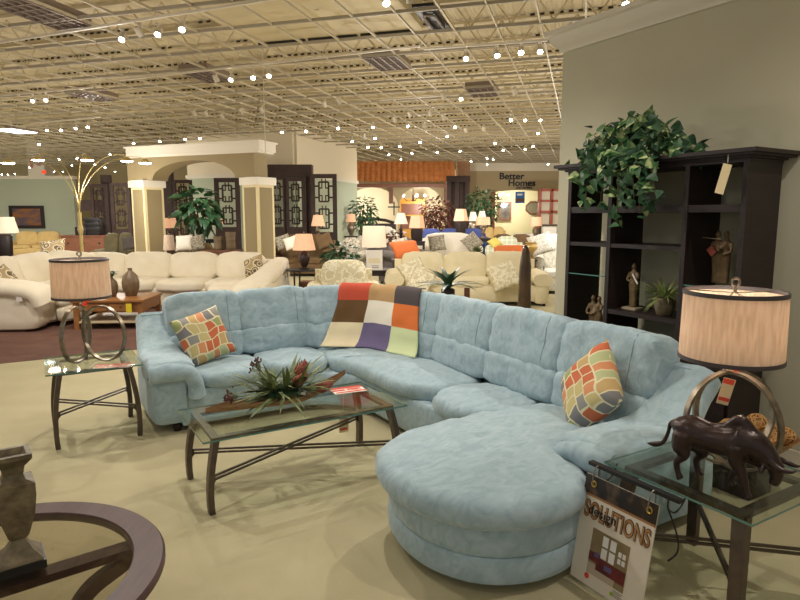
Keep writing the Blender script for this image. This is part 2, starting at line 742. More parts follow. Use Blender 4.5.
M_damask = rampmat('damask cloth', 'noise', 11, [(0, srgb(212, 200, 164)), (.46, srgb(234, 226, 200)), (.56, srgb(208, 196, 160))], .9)
M_greydamask = rampmat('grey damask cloth', 'noise', 16, [(0, srgb(128, 120, 104)), (.46, srgb(176, 168, 150)), (.56, srgb(120, 112, 98))], .9)
M_floral = rampmat('floral cloth', 'noise', 14, [(0, srgb(236, 232, 222)), (.54, srgb(176, 182, 164)), (.58, srgb(236, 232, 222))], .9)
BLK = [(0, srgb(208, 112, 72)), (.13, srgb(206, 190, 132)), (.28, srgb(160, 168, 112)), (.42, srgb(150, 148, 142)), (.54, srgb(220, 150, 104)), (.66, srgb(202, 170, 114)), (.8, srgb(132, 130, 130)), (.9, srgb(190, 196, 146))]
M_blocks = rampmat('woven colour blocks', 'brick', 5.8, BLK, .85, mortar=srgb(230, 220, 180), edge=.03)
M_circles = rampmat('circle print cloth', 'rings', 6.5, [(0, srgb(104, 88, 70)), (.22, srgb(206, 190, 150)), (.34, srgb(112, 96, 76)), (.50, srgb(222, 212, 182)), (.60, srgb(172, 150, 110))], .9, metric='EUCLIDEAN')
M_shade = shademat('striped linen lampshade', srgb(216, 196, 174), srgb(234, 217, 198), scale=(70, 70, 9))
M_shadewarm = shademat('lit warm lampshade', srgb(228, 196, 168), srgb(238, 208, 182), .34, (1, .84, .68))
M_shadewhite = shademat('white lampshade', srgb(232, 224, 208), srgb(240, 232, 218), .35, (1, .92, .8))
M_shadetrim = mat('dark shade trim', srgb(70, 62, 62), .5)
M_bulb = emitmat('lit bulb', (1, .86, .66), 18)
M_spotlamp = emitmat('lit spotlight lens', (1, .93, .82), 60)
M_tube = emitmat('lit fluorescent diffuser', (.95, 1, .98), 5)
M_can = mat('white spotlight housing', srgb(214, 204, 184), .4)
M_louver = mat('unlit louvre metal', srgb(140, 124, 112), .4, metal=.2)
M_red = mat('red printed paper', srgb(206, 76, 62), .6, var=srgb(232, 190, 176), scale=9, lo=.45, hi=.6)
M_redpaper = mat('red paper', srgb(214, 72, 52), .6)
M_paper = mat('white paper', srgb(236, 230, 220), .6)
M_tagcream = mat('cream card tag', srgb(226, 206, 160), .6)
M_yellow = mat('yellow tag', srgb(222, 200, 40), .6)
M_orangeup = mat('orange cloth', srgb(214, 112, 54), .9)
M_terra = mat('terracotta roof tile', srgb(190, 118, 64), .8, var=srgb(204, 136, 80), scale=3)
M_wicker = mat('wicker', srgb(168, 118, 62), .7, var=srgb(206, 164, 104), scale=20)


def plaidmat(name, a, b_, c_, sc=4.0):
    m, nt, b = newmat(name)
    b.inputs['Roughness'].default_value = .9
    tc = N(nt, 'ShaderNodeTexCoord')
    last = None
    for ax in ('X', 'Z'):
        w_ = N(nt, 'ShaderNodeTexWave', bands_direction=ax)
        w_.inputs['Scale'].default_value = sc
        nt.links.new(tc.outputs['Object'], w_.inputs['Vector'])
        r_ = N(nt, 'ShaderNodeValToRGB')
        r_.color_ramp.interpolation = 'CONSTANT'
        e = r_.color_ramp.elements
        e[0].color = c4(a)
        e[1].position = .45
        e[1].color = c4(b_)
        x = e.new(.85)
        x.color = c4(c_)
        nt.links.new(w_.outputs['Fac'], r_.inputs['Fac'])
        if last is None:
            last = r_
        else:
            mx = N(nt, 'ShaderNodeMix', data_type='RGBA')
            mx.inputs[0].default_value = .5
            nt.links.new(last.outputs['Color'], mx.inputs[6])
            nt.links.new(r_.outputs['Color'], mx.inputs[7])
            nt.links.new(mx.outputs[2], b.inputs['Base Color'])
    return m
# ================================================================== the setting
f = MB()
f.b2(-34, 16, -5, 42, -.1, 0)
struct('floor', f, M_floor)
f = MB()
rp = [sw(-8, 3.5), sw(0.9, 3.5), Vector((-1.7, 12.6, 0)), Vector((-15, 12.6, 0))]
f.prism([(p.x, p.y) for p in rp], 0, .004)
tag(obj('area_rug', f, M_rug), 'dark brown carpet area under the cream sectional and oak table', 'rug')

# sage wall behind the bookcase (local frame: x across the wall, y along it)
WB0, WB1 = -9.0, -.52
w = MB()
w.b2(3.58, 3.76, WB0, WB1, 0, 3.36)
struct('wall_right', w, M_wall).location = S0
bpy.data.objects['wall_right'].rotation_euler = (0, 0, SA)
prof = [(0, 3.20), (-.02, 3.20), (-.03, 3.235), (-.05, 3.25), (-.085, 3.29), (-.10, 3.34), (-.125, 3.35), (-.125, 3.39), (0, 3.39)]
cr = MB()
vs, fs = [], []
for yy, ext in ((WB0, 0), (WB1, 1)):
    for (dx, z) in prof:
        vs.append((3.58 + dx, yy + (-dx if ext else 0), z))
n = len(prof)
for i in range(n):
    j = (i + 1) % n
    fs.append((i, j, n + j, n + i))
cr.add(vs, fs + [tuple(range(n))])
vs, fs = [], []
for xx, ext in ((3.58, 1), (3.76, 1)):
    for (dx, z) in prof:
        vs.append((xx + (dx if xx < 3.6 else -dx), WB1 - dx, z))
for i in range(n):
    j = (i + 1) % n
    fs.append((i, j, n + j, n + i))
cr.add(vs, fs)
cr.b2(3.58, 3.885, WB0, WB1 + .1, 3.385, 3.395)
o = struct('trim_1', cr, M_trim)
o.location, o.rotation_euler = S0, (0, 0, SA)
bb = MB()
bb.b2(3.562, 3.58, WB0, WB1 + .018, 0, .12)
bb.b2(3.55, 3.58, WB0, WB1 + .03, 0, .03)
bb.b2(3.562, 3.76, WB1, WB1 + .018, 0, .12)
o = struct('baseboard_right', bb, M_trim)
o.location, o.rotation_euler = S0, (0, 0, SA)

# ================================================================== the blue sectional
sofa = thing('sectional_sofa', 'powder blue suede sectional sofa with rounded chaise facing the glass coffee table', 'sofa', S0, SA)


def arc(c, r, a0, a1, n=8):
    return [(c[0] + r * math.cos(R(a0 + (a1 - a0) * i / n)), c[1] + r * math.sin(R(a0 + (a1 - a0) * i / n))) for i in range(n + 1)]


base = [(.15, .05), (1.05, .05)] + arc((1.08, -.47), .52, 88, 4, 8) + [(1.6, -.55), (1.6, -1.88), (2.4, -1.88), (2.4, -.2), (2.38, .1), (1.85, .72), (1.7, .88), (.15, .88)]
m = MB()
m.puff(densify(base, .08), .05, .33, bulge=.02, crown=0, wr=.004, flat=True)
obj('base', m, M_suede, sofa)
ch = [(2.35, -1.92), (1.3, -1.91), (1.0, -1.95), (.79, -2.08), (.70, -2.35), (.72, -2.64), (.87, -2.86), (1.12, -2.955), (1.38, -2.92), (1.5, -2.80), (1.56, -2.66), (2.35, -2.66)]
chs = densify(smoothpoly(ch, 2), .05)
m = MB()
m.puff(chs, .05, .185, bulge=.025, crown=0, wr=.004)
obj('chaise_base', m, M_suede, sofa)
m = MB()
m.puff(chs, .18, .36, bulge=.03, crown=0, wr=.006, seed=3)
obj('chaise_band', m, M_suede, sofa)
ct = [(2.20, -1.905), (1.3, -1.89), (.98, -1.93), (.745, -2.08), (.65, -2.35), (.675, -2.65), (.84, -2.885), (1.10, -2.98), (1.34, -2.94), (1.47, -2.83), (1.53, -2.66), (2.20, -2.64)]
m = MB()
m.puff(densify(smoothpoly(ct, 2), .04), .325, .475, bulge=.085, crown=.04, wr=.013, wf=11, k=2.3, rings=10)
obj('chaise_cushion', m, M_suede, sofa)
# stitched welt around the chaise cushion
wl = densify(smoothpoly(ct, 2), .04)
cx = sum(p[0] for p in wl) / len(wl)
cy = sum(p[1] for p in wl) / len(wl)


def seat(poly, z0, z1, seed, b=.07, crown=.03):
    m = MB()
    m.puff(densify(smoothpoly(poly, 2), .04), z0, z1, bulge=b, crown=crown, wr=.012, wf=9, k=2.4, rings=9, seed=seed)
    return obj('seat_cushion', m, M_suede, sofa)


seat([(.27, .02), (.86, .02), (.86, .70), (.27, .70)], .32, .455, 1)
seat([(.885, .02), (1.42, .015), (1.50, .70), (.885, .70)], .32, .455, 2)
seat([(1.455, .01), (1.53, -.06), (1.575, -.3), (1.575, -1.20), (2.24, -1.225), (2.24, -.3), (2.05, .20), (1.66, .66), (1.54, .68)], .315, .45, 3, .07, .045)
seat([(1.575, -1.235), (1.575, -1.865), (2.24, -1.865), (2.24, -1.245)], .315, .45, 4)

# backs: lumbar pad below, fat head pad above
BKV, BKF = [], []


def backpad(p, q, seed, hi=.0, depth=.3):
    p, q = Vector((p[0], p[1], 0)), Vector((q[0], q[1], 0))
    L = (q - p).length
    ang = math.atan2((q - p).y, (q - p).x)
    c = (p + q) / 2
    for nm, z, h, d, off, tilt in (('back_cushion', .815 + hi, .41, depth, .035, -13), ('lumbar_cushion', .56, .26, depth * .86, -.045, -8)):
        mm = MB()
        rot = (Matrix.Rotation(ang, 3, 'Z') @ Matrix.Rotation(R(tilt), 3, 'X'))
        out = Vector((-math.sin(ang), math.cos(ang), 0))
        mm.cush(tuple(c + out * off + Vector((0, 0, z))), (L * 1.075, d, h), rot=rot, k=6.0 if nm[0] == 'b' else 5.6, n=14, wr=.017, wf=7.5, seed=seed + z)
        nv = len(BKV)
        BKV.extend(mm.v)
        BKF.extend(tuple(i + nv for i in ff) for ff in mm.f)
        o = obj(nm, mm, M_suede, sofa)
        # stitched seam line down the pad
        if nm[0] == 'b':
            t = MB()
            bv = BVHTree.FromPolygons(mm.v, mm.f)
            pts = []
            x = L * .32
            for k_ in range(15):
                th = R(-62 + 150 * k_ / 14)
                o_ = c + out * off + (q - p).normalized() * x + Vector((0, 0, z))
                dr = -out * math.cos(th) + Vector((0, 0, 1)) * math.sin(th)
                hit = bv.ray_cast(o_ + dr * 1.0, -dr)
                if hit[0]:
                    pts.append(hit[0] + dr * .001)
            if len(pts) > 3:
                t.tube(pts, .0022, 5)
                obj('seam', t, M_seam, o)


BK = [(.19, .72), (.80, .72), (1.46, .72), (2.08, .27), (2.27, -.53), (2.27, -1.245), (2.27, -1.97), (2.27, -2.66)]
for i in range(len(BK) - 1):
    backpad(BK[i], BK[i + 1], 5 + i * 2.7)
m = MB()
mid = densify(curve_pts([(.0, .86, .46), (1.5, .86, .46), (1.75, .80, .46), (2.22, .40, .46), (2.38, .1, .46), (2.40, -.4, .46), (2.40, -2.80, .46)], 6), .08, closed=False)
m.sweep(mid, (.80, .13), (0, 0, 1), k=5, seg=16)
obj('back_frame', m, M_suede, sofa)


def sofa_arm(x0, fy, by, topz, ax, inner, seed):
    """ax='a': arm running along b at a=x0; built as body + padded top rolling over the front"""
    def P(side, along, z):
        return (side, along, z) if ax == 'b' else (along, side, z)
    body, pad = MB(), MB()
    sgn = 1 if ax == 'b' else -1
    L = abs(by - fy)
    d = 1 if by > fy else -1
    cdim = (.30, L * .98, .46) if ax == 'b' else (L * .98, .30, .46)
    body.cush(P(x0, (fy + by) / 2 + .01 * d, .29), cdim, k=7, n=8, wr=.006, seed=seed)
    o = obj('arm', body, M_suede, sofa)
    prof = [(L - .02, .80, .25, .17), (L * .87, .715, .27, .18), (L * .72, .60, .31, .18), (L * .57, .53, .34, .17), (L * .36, .517, .36, .17), (L * .18, .515, .365, .17), (.06, .512, .365, .165), (.035, .508, .36, .155), (.015, .50, .35, .13)]
    cp = curve_pts([P(x0 + inner * .0, fy + d * q[0], q[1]) for q in prof], 5)
    sz = [p for p in curve_pts([(q[2], q[3], 0) for q in prof], 5)]
    pad.sweep(cp, [(s_.x, s_.y) for s_ in sz], (1, 0, 0) if ax == 'b' else (0, 1, 0), k=3.2, seg=22)
    # the rolled front edge running down to the seat
    iw = inner if ax == 'b' else 1
    rl = curve_pts([P(x0 - iw * .165, fy + d * .02, .50), P(x0 + iw * .0, fy + d * .008, .508), P(x0 + iw * .11, fy + d * .008, .488), P(x0 + iw * .168, fy + d * .01, .41), P(x0 + iw * .178, fy + d * .015, .28)], 6)
    pad.tube(rl, [.06] + [.072] * 8 + [.066] * (len(rl) - 10) + [.05], 14)
    v2 = []
    for v in pad.v:
        v = Vector(v)
        v += Vector((1, 1, 1)) * .010 * noise.noise(v * 12 + Vector((seed, 0, 0)))
        v2.append(tuple(v))
    pad.v = v2
    obj('arm_pad', pad, M_suede, o)


sofa_arm(.08, .0, .92, .6, 'b', 1, 2)
sofa_arm(-2.79, 1.53, 2.46, .6, 'a', 1, 9)
for (x, y) in ((.12, .12), (.12, .8), (1.3, .15), (1.66, -1.0), (.98, -2.3), (1.22, -2.72), (2.2, -2.7), (2.3, -.6), (2.3, -1.8)):
    t = MB()
    t.lathe([(.028, 0), (.034, .02), (.036, .06)], (x, y, 0), 14)
    obj('foot', t, M_espresso, sofa)

# ------------------------------------------------------------------ throw pillows


def pillow_mesh(sz, th, n=14, seed=0.0):
    m = MB()
    vs, fs = [], []
    for sgn in (1, -1):
        o_ = len(vs)
        for i in range(n + 1):
            for j in range(n + 1):
                u, v = 2 * i / n - 1, 2 * j / n - 1
                e = 1 - .05 * (1 - u * u) * 0
                x = u * sz / 2 * (1 - .06 * (1 - v * v) * abs(u) ** 3)
                y = v * sz / 2 * (1 - .06 * (1 - u * u) * abs(v) ** 3)
                z = th / 2 * (max(0, 1 - u ** 4) ** .6) * (max(0, 1 - v ** 4) ** .6)
                z += .01 * noise.noise(Vector((u * 2, v * 2, seed))) * (1 - u * u) * (1 - v * v)
                vs.append((x, y, sgn * z))
        for i in range(n):
            for j in range(n):
                a = o_ + i * (n + 1) + j
                q = (a, a + n + 1, a + n + 2, a + 1)
                fs.append(q if sgn > 0 else q[::-1])
    m.add(vs, fs)
    return m


def pillow(label, m_, loc, rot, sz=.43, th=.17, seed=0.0, group=None):
    o = obj('throw_pillow', pillow_mesh(sz, th, seed=seed), m_, None, loc)
    bm = bmesh.new()
    bm.from_mesh(o.data)
    bmesh.ops.remove_doubles(bm, verts=bm.verts[:], dist=.0008)
    bm.to_mesh(o.data)
    bm.free()
    o.rotation_euler = rot
    tag(o, label, 'pillow', group)
    return o


def orient(nrm, spin=0.0):
    """face normal -> euler, spun about it"""
    q = Vector(nrm).to_track_quat('Z', 'Y').to_matrix() @ Matrix.Rotation(R(spin), 3, 'Z')
    return q.to_euler()


nl = (SV * -1 + SU * .15 + Vector((0, 0, .42)))
pillow('colour-block pillow leaning on the sofa arm beside the small glass end table', M_blocks, sw(.42, .40, .685), orient(nl, 14), .44, .17, 1)
nr = (SU * -.84 + SV * .28 + Vector((0, 0, .34)))
pillow('colour-block pillow standing in the chaise corner of the blue sofa', M_blocks, sw(1.98, -2.41, .69), orient(nr, 140), .45, .19, 4)

# ------------------------------------------------------------------ patchwork throw, laid over the corner backs
bv = BVHTree.FromPolygons(BKV, BKF)
A0, B0 = Vector((1.33, .28, 0)), Vector((1.98, -.52, 0))
A1, B1 = Vector((1.40, .20, 0)), Vector((1.96, -.49, 0))
nrm = Vector((.77, .64, 0)).normalized()
NS, NT1, NT2 = 27, 15, 14
grid = []
for i in range(NS + 1):
    s_ = i / NS
    pb = A0 + (B0 - A0) * s_ - nrm * .5
    pt = A1 + (B1 - A1) * s_ - nrm * .5
    p = pb
    col = []
    last = None
    for j in range(NT1):
        z = .49 + .37 * j / (NT1 - 1)
        p = pb.lerp(pt, j / (NT1 - 1))
        h = bv.ray_cast(p + Vector((0, 0, z)), nrm)
        q = h[0] if h[0] else (p + nrm * .7 + Vector((0, 0, z)))
        col.append(q - nrm * (.016 + (.11, .07, .03)[j] if j < 3 else .016))
        if j < 3:
            col[-1].z = (.485, .497, .515)[j]
    cen = col[-1] + nrm * .15
    for j in range(1, NT2 + 1):
        th = R(118) * j / NT2
        dr = -nrm * math.cos(th) + Vector((0, 0, 1)) * math.sin(th)
        h = bv.ray_cast(cen + dr * .8, -dr)
        col.append((h[0] if h[0] else cen + dr * .15) + dr * .016)
    grid.append(col)
NT = NT1 + NT2
for it in range(3):
    g2 = [[v.copy() for v in c] for c in grid]
    for i in range(NS + 1):
        for j in range(NT):
            nb = [grid[a][b] for a, b in ((i - 1, j), (i + 1, j), (i, j - 1), (i, j + 1)) if 0 <= a <= NS and 0 <= b < NT]
            g2[i][j] = grid[i][j] * .5 + sum(nb, Vector()) / len(nb) * .5
    grid = g2
vs, fs, mi = [], [], []
for i in range(NS + 1):
    for j in range(NT):
        vs.append(tuple(grid[i][j] - nrm * (.006 if j < NT1 else 0) + Vector((0, 0, .006 if j >= NT1 else 0))))
cols = [[2, 1, 0], [5, 4, 3], [8, 7, 6]]
th = MB()
for i in range(NS):
    for j in range(NT - 1):
        a = i * NT + j
        fs.append((a, a + NT, a + NT + 1, a + 1))
        ci = min(2, i * 3 // NS)
        rj = 0 if j < 8 else (1 if j < 16 else 2)
        mi.append(cols[ci][2 - rj] if False else (ci * 3 + rj))
th.v, th.f, th.mi = vs, fs, mi
patch = [srgb(236, 222, 186), srgb(106, 78, 46), srgb(196, 82, 60), srgb(112, 102, 138), srgb(238, 232, 216), srgb(186, 150, 104), srgb(208, 220, 172), srgb(222, 118, 56), srgb(78, 70, 72)]
PM = [mat('blanket patch', c, .95, bump=.2, bscale=120) for c in patch]
bl = obj('throw_blanket', th, PM, None, S0, SA, smooth=80)
so = bl.modifiers.new('thick', 'SOLIDIFY')
so.thickness = .008
so.offset = 1
tag(bl, 'patchwork throw blanket of nine coloured squares draped over the blue sofa corner', 'blanket')

# ================================================================== glass tables


def glass_table(label, ac, bc, L, W, H, name='end_table', cat='table', inset=.09):
    root = thing(name, label, cat, sw(ac, bc), SA)
    g = MB()
    t = .015
    ch_ = .024
    vs = []
    for (e, z) in ((0, H - t), (0, H - .005), (ch_, H)):
        for sx, sy in ((-1, -1), (1, -1), (1, 1), (-1, 1)):
            vs.append((sx * (L / 2 - e), sy * (W / 2 - e), z))
    g.add(vs, [(8, 9, 10, 11), (3, 2, 1, 0)])
    obj('glass_top', g, M_glass, root, smooth=0)
    g2 = MB()
    g2.add(vs, [(0 + i, (i + 1) % 4, 4 + (i + 1) % 4, 4 + i) for i in range(4)])
    obj('glass_edge', g2, M_glassedge, root, smooth=0)['label'] = 'green glass edge'
    g3 = MB()
    g3.add(vs, [(4 + i, 4 + (i + 1) % 4, 8 + (i + 1) % 4, 8 + i) for i in range(4)])
    obj('glass_bevel', g3, M_glass, root, smooth=0)
    hx, hy = L / 2 - inset, W / 2 - inset
    fr = MB()
    zt = H - t - .012
    for sy in (-1, 1):
        fr.box((0, sy * hy, zt), (2 * hx + .05, .045, .022))
    for sx in (-1, 1):
        fr.box((sx * hx, 0, zt), (.045, 2 * hy - .045, .022))
    obj('top_frame', fr, M_bronze, root)
    sl = Vector((hx, hy, 0)).normalized()
    for sx, sy in ((-1, -1), (1, -1), (1, 1), (-1, 1)):
        lg = MB()
        pts = []
        for k_ in range(11):
            u = k_ / 10
            o_ = .075 * math.sin(u * PI * .62) * (1 - .15 * u)
            pts.append((sx * (hx + o_ * .75), sy * (hy + o_ * .45), (zt - .005) * (1 - u)))
        lg.sweep(pts, [(.062 - .012 * k_ / 10, .034) for k_ in range(11)], (0, 1, 0), square=True)
        obj('leg', lg, M_bronze, root)
    zs = H * .40
    for sg in (1, -1):
        st = MB()
        e = .072
        p0 = Vector((-(hx + e * .72), -sg * (hy + e * .4), 0))
        p1 = -p0
        d = (p1 - p0).normalized()
        for dz in (0, .022):
            zz = zs + dz + (.011 if sg > 0 else -.011)
            pts = [p0 + Vector((0, 0, zz - .085)) + d * .012, p0 + d * .014 + Vector((0, 0, zz - .035)), p0 + d * .045 + Vector((0, 0, zz - .004)), p0 + d * .1 + Vector((0, 0, zz)), p1 - d * .1 + Vector((0, 0, zz)), p1 - d * .045 + Vector((0, 0, zz - .004)), p1 - d * .014 + Vector((0, 0, zz - .035)), p1 + Vector((0, 0, zz - .085)) - d * .012]
            st.sweep(curve_pts(pts, 3), (.012, .012), d.cross(Vector((0, 0, 1))), square=True)
        obj('stretcher', st, M_bronze, root)
    return root


glass_table('long rectangular glass coffee table on bowed bronze legs inside the blue sectional', .625, -1.14, 1.33, .68, .46, 'coffee_table')
glass_table('square glass end table beside the arm of the blue sofa by the brown carpet', -.435, .43, .65, .65, .58)
glass_table('square glass end table carrying the dark bull figure, next to the chaise', 1.785, -3.325, .68, .69, .57)

# ------------------------------------------------------------------ ring lamps


def ring_lamp(label, loc, rz, angs, post=False):
    root = thing('table_lamp', label, 'lamp', loc, rz)
    rr = .215
    for a, off in angs:
        b = MB()
        ca, sa_ = math.cos(R(a)), math.sin(R(a))
        pts = [((rr * math.cos(2 * PI * k_ / 48) + off) * ca, (rr * math.cos(2 * PI * k_ / 48) + off) * sa_, rr + .006 + rr * math.sin(2 * PI * k_ / 48)) for k_ in range(48)]
        b.sweep(pts, (.030, .012), (-sa_, ca, 0), square=True, closed=True)
        obj('ring', b, M_nickel, root)
    b = MB()
    b.cyl((0, 0, .0 if post else 2 * rr), (0, 0, .53), .013, seg=14)
    b.lathe([(.02, 2 * rr), (.024, 2 * rr + .012), (.016, 2 * rr + .024)], (0, 0, 0), 16)
    obj('neck', b, M_nickel, root)
    b = MB()
    b.lathe([(.012, .53), (.02, .55), (.02, .60)], (0, 0, 0), 14)
    obj('socket', b, M_dark, root)
    b = MB()
    b.lathe([(.012, .60), (.024, .625), (.03, .655), (.024, .685), (.004, .70)], (0, 0, 0), 14)
    obj('bulb', b, M_bulb, root)
    b = MB()
    for sg in (1, -1):
        b.tube(curve_pts([(sg * .02, 0, .56), (sg * .055, 0, .64), (sg * .045, 0, .74), (0, 0, .80)], 6), .003, 6)
    obj('harp', b, M_nickel, root)
    r0, r1, z0, z1 = .212, .207, .495, .795
    sh = MB()
    sh.lathe([(r0, z0), (r1, z1), (r1 - .004, z1), (r0 - .004, z0)], (0, 0, 0), 56, cap=False)
    s_ = obj('shade', sh, M_shade, root)
    for rr_, zz_ in ((r0, z0 + .005), (r1, z1 - .004)):
        b = MB()
        b.lathe([(rr_ + .003, zz_ - .009), (rr_ + .003, zz_ + .009), (rr_ - .006, zz_ + .009), (rr_ - .006, zz_ - .009), (rr_ + .003, zz_ - .009)], (0, 0, 0), 56, cap=False)
        obj('shade_trim', b, M_shadetrim, s_)
    b = MB()
    for k_ in range(3):
        a = 2 * PI * k_ / 3 + .3
        b.cyl((0, 0, z1 - .004), (r1 * math.cos(a), r1 * math.sin(a), z1 - .006), .0025, seg=6)
    obj('spider', b, M_nickel, s_)
    b = MB()
    b.cyl((0, 0, .795), (0, 0, .822), .007, seg=10)
    b.tube([(.017 * math.cos(2 * PI * k_ / 20), 0, .838 + .017 * math.sin(2 * PI * k_ / 20)) for k_ in range(20)], .006, 8, closed=True)
    obj('finial', b, M_nickel, root)
    b = MB()
    b.box((.03, -.016, .452), (.035, .002, .05), rot=(0, .5, .3))
    obj('hang_tag', b, M_redpaper, root)
    w = point_light('lamp_light', Vector(loc) + Vector((0, 0, .66)), 8.5, (1, .88, .74), .045)
    return root


LL = ring_lamp('drum-shade lamp on crossed metal rings, on the end table by the brown carpet', atz(84, 360, .57) + Vector((.0, .04, 0)), 0, ((91, -.13), (-21.5, .2)), True)
LRp = Vector((1.475, 2.665, .575))
LRr = ring_lamp('drum-shade lamp on crossed metal rings, behind the dark bull figure', LRp, R(0), ((8, .02), (-68, .05)))
b = MB()
b.box((-.04, -.06, .36), (.05, .002, .12), rot=(0, .22, -.2))
obj('price_tag', b, M_tagcream, LRr)
for dx_, zz_, hh_ in ((.008, .405, .024), (-.008, .325, .016)):
    b = MB()
    b.box((-.04 + dx_, -.062, zz_), (.045, .002, hh_), rot=(0, .22, -.2))
    obj('tag_print', b, M_redpaper, LRr)

# leaflets


def leaflet(label, loc, rz, w_, h_, seed):
    root = thing('leaflet', label, 'leaflet', loc, rz)
    b = MB()
    b.b2(-w_ / 2, w_ / 2, -h_ / 2, h_ / 2, 0, .003)
    obj('sheet', b, M_paper, root)
    b = MB()
    b.b2(-w_ / 2, w_ / 2, h_ * .22, h_ / 2, .003, .0036)
    b.b2(-w_ / 2, -w_ * .1, -h_ * .1, h_ * .12, .003, .0036)
    b.b2(-w_ * .45, w_ * .5, -h_ * .42, -h_ * .26, .003, .0036)
    obj('red_print', b, M_redpaper, root)
    b = MB()
    b.b2(-w_ * .02, w_ * .4, -h_ * .2, h_ * .16, .003, .0036)
    obj('picture', b, M_red, root)


leaflet('red and white leaflet lying on the coffee table beside the flowers', atz(348, 390, .46), SA - .1, .24, .15, 1)
leaflet('red and white leaflet lying at the foot of the ring lamp by the brown carpet', atz(113, 366, .57) + Vector((0, 0, 0)), R(12), .26, .13, 2)
t = thing('price_card', 'cream price card hanging below the far end of the glass coffee table', 'price tag', sw(1.10, -.90, .35), SA)
b = MB()
b.cyl((0, 0, .08), (0, 0, -.09), .0015, seg=5)
obj('string', b, M_paper, t)
b = MB()
b.box((0, 0, -.16), (.075, .002, .14))
obj('card', b, M_tagcream, t)
b = MB()
b.box((0, -.0018, -.115), (.06, .001, .022))
b.box((0, -.0018, -.205), (.06, .001, .016))
obj('red_print', b, M_redpaper, t)

# ------------------------------------------------------------------ boat bowl and flowers on the coffee table
bo = Vector(sw(.55, -1.07, .46))
brz = R(27)
boat = MB()
vs, fs = [], []
NB, MBn = 26, 9
for layer in (0, 1):
    for i in range(NB + 1):
        u = 2 * i / NB - 1
        wv = .085 * max(0.02, (1 - abs(u) ** 1.6))
        x = u * .47
        lift = .0 + (.16 * max(0, u - .25) ** 1.6 * 1.5 if u > .25 else .012 * abs(u))
        for j in range(MBn):
            a = PI * j / (MBn - 1)
            yy = -math.cos(a) * wv
            zz = lift + .004 + (.042 + .02 * abs(u)) * (1 - math.sin(a)) * (1 - abs(u) ** 3 * .6)
            if layer:
                zz += .008
                yy *= .93
            vs.append((x, yy, zz))
for layer in (0, 1):
    o_ = layer * (NB + 1) * MBn
    for i in range(NB):
        for j in range(MBn - 1):
            a = o_ + i * MBn + j
            fs.append((a, a + 1, a + MBn + 1, a + MBn))
of = (NB + 1) * MBn
for i in range(NB):
    for j in (0, MBn - 1):
        a = i * MBn + j
        fs.append((a, a + MBn, a + MBn + of, a + of))
boat.add(vs, fs)
M_pod = mat('split wood pod', srgb(132, 96, 62), .5, var=srgb(164, 124, 84), scale=8, stretch=(1, 8, 8))
tag(obj('boat_bowl', boat, M_pod, None, bo, brz, smooth=60), 'long boat-shaped wooden bowl holding flowers on the glass coffee table', 'bowl')
fl = thing('flower_arrangement', 'spiky green arrangement with red protea heads in the boat bowl', 'flowers', bo + Vector((0, 0, .014)), brz)
rn = random.Random(3)
b = MB()
for i in range(150):
    a = rn.uniform(0, 2 * PI)
    el = rn.uniform(.0, 1.2)
    L = rn.uniform(.16, .36)
    x0 = rn.gauss(.02, .05)
    d = Vector((math.cos(a) * math.cos(el) * 1.2, math.sin(a) * math.cos(el) * .7, math.sin(el) + .15))
    b.leaf((x0, rn.gauss(0, .02), .05), d, L, rn.uniform(.02, .038), droop=rn.uniform(.1, .7))
obj('grassy_leaves', b, M_olive, fl)
b = MB()
for i in range(90):
    a = i * 2.4
    rr = .012 * math.sqrt(i)
    b.leaf((rr * math.cos(a) + .03, -.035 + .8 * rr * math.sin(a), .09 - rr * .2), (math.cos(a) * .8, math.sin(a) * .8 - .2, .6), .05, .03, droop=-.3)
obj('rosette', b, M_leafdark, fl)


def protea(p, d, L=.085):
    d = Vector(d).normalized()
    h = MB()
    M = Matrix.Translation(p) @ d.to_track_quat('Z', 'Y').to_matrix().to_4x4()
    h.lathe([(.008, 0), (.028, .018), (.034, .045), (.028, .08), (.010, L)], (0, 0, 0), 12, M=M)
    q = Vector(p)
    for k_ in range(46):
        a = k_ * 2.4
        z = L * .95 * k_ / 46
        r_ = .033 * math.sin(PI * (.2 + .75 * k_ / 46))
        pv = M @ Vector((r_ * math.cos(a), r_ * math.sin(a), z))
        dv = (M.to_3x3() @ Vector((.55 * math.cos(a), .55 * math.sin(a), .9)))
        h.leaf(pv, dv, .026, .011, droop=-.1)
    o = obj('protea', h, mat('protea red', srgb(128, 58, 44), .7, var=srgb(164, 88, 66), scale=30), fl)
    s_ = MB()
    s_.tube([(.03, 0, .04), tuple((Vector((.03, 0, .04)) + q) / 2 + Vector((0, 0, .02))), tuple(q)], .004, 6)
    obj('stem', s_, M_olive, o)


protea((.13, .02, .16), (.45, .05, .6), .12)
protea((.09, -.02, .12), (.6, -.1, .45), .12)
protea((.24, -.05, .07), (1, -.05, .3), .12)


def umbel(p, q, n=40):
    p, q = Vector(p), Vector(q)
    h = MB()
    h.tube([p, (p + q) / 2 + Vector((0, 0, .02)), q], .003, 5)
    d = (q - p).normalized()
    rr_ = random.Random(int(abs(q.x) * 1000))
    for k_ in range(n):
        v = (d + Vector((rr_.gauss(0, .35), rr_.gauss(0, .35), rr_.gauss(0, .35)))).normalized()
        e = q + v * rr_.uniform(.05, .09)
        h.tube([q, e], .0012, 4)
    o = obj('seed_head', h, M_olive, fl)
    h = MB()
    rr_ = random.Random(int(abs(q.x) * 1000))
    for k_ in range(n):
        v = (d + Vector((rr_.gauss(0, .35), rr_.gauss(0, .35), rr_.gauss(0, .35)))).normalized()
        e = q + v * rr_.uniform(.05, .09)
        h.lathe([(.001, -.008), (.008, 0), (.001, .008)], e, 6)
    obj('seeds', h, mat('dark red seeds', srgb(96, 46, 44), .7), o, kind='stuff')


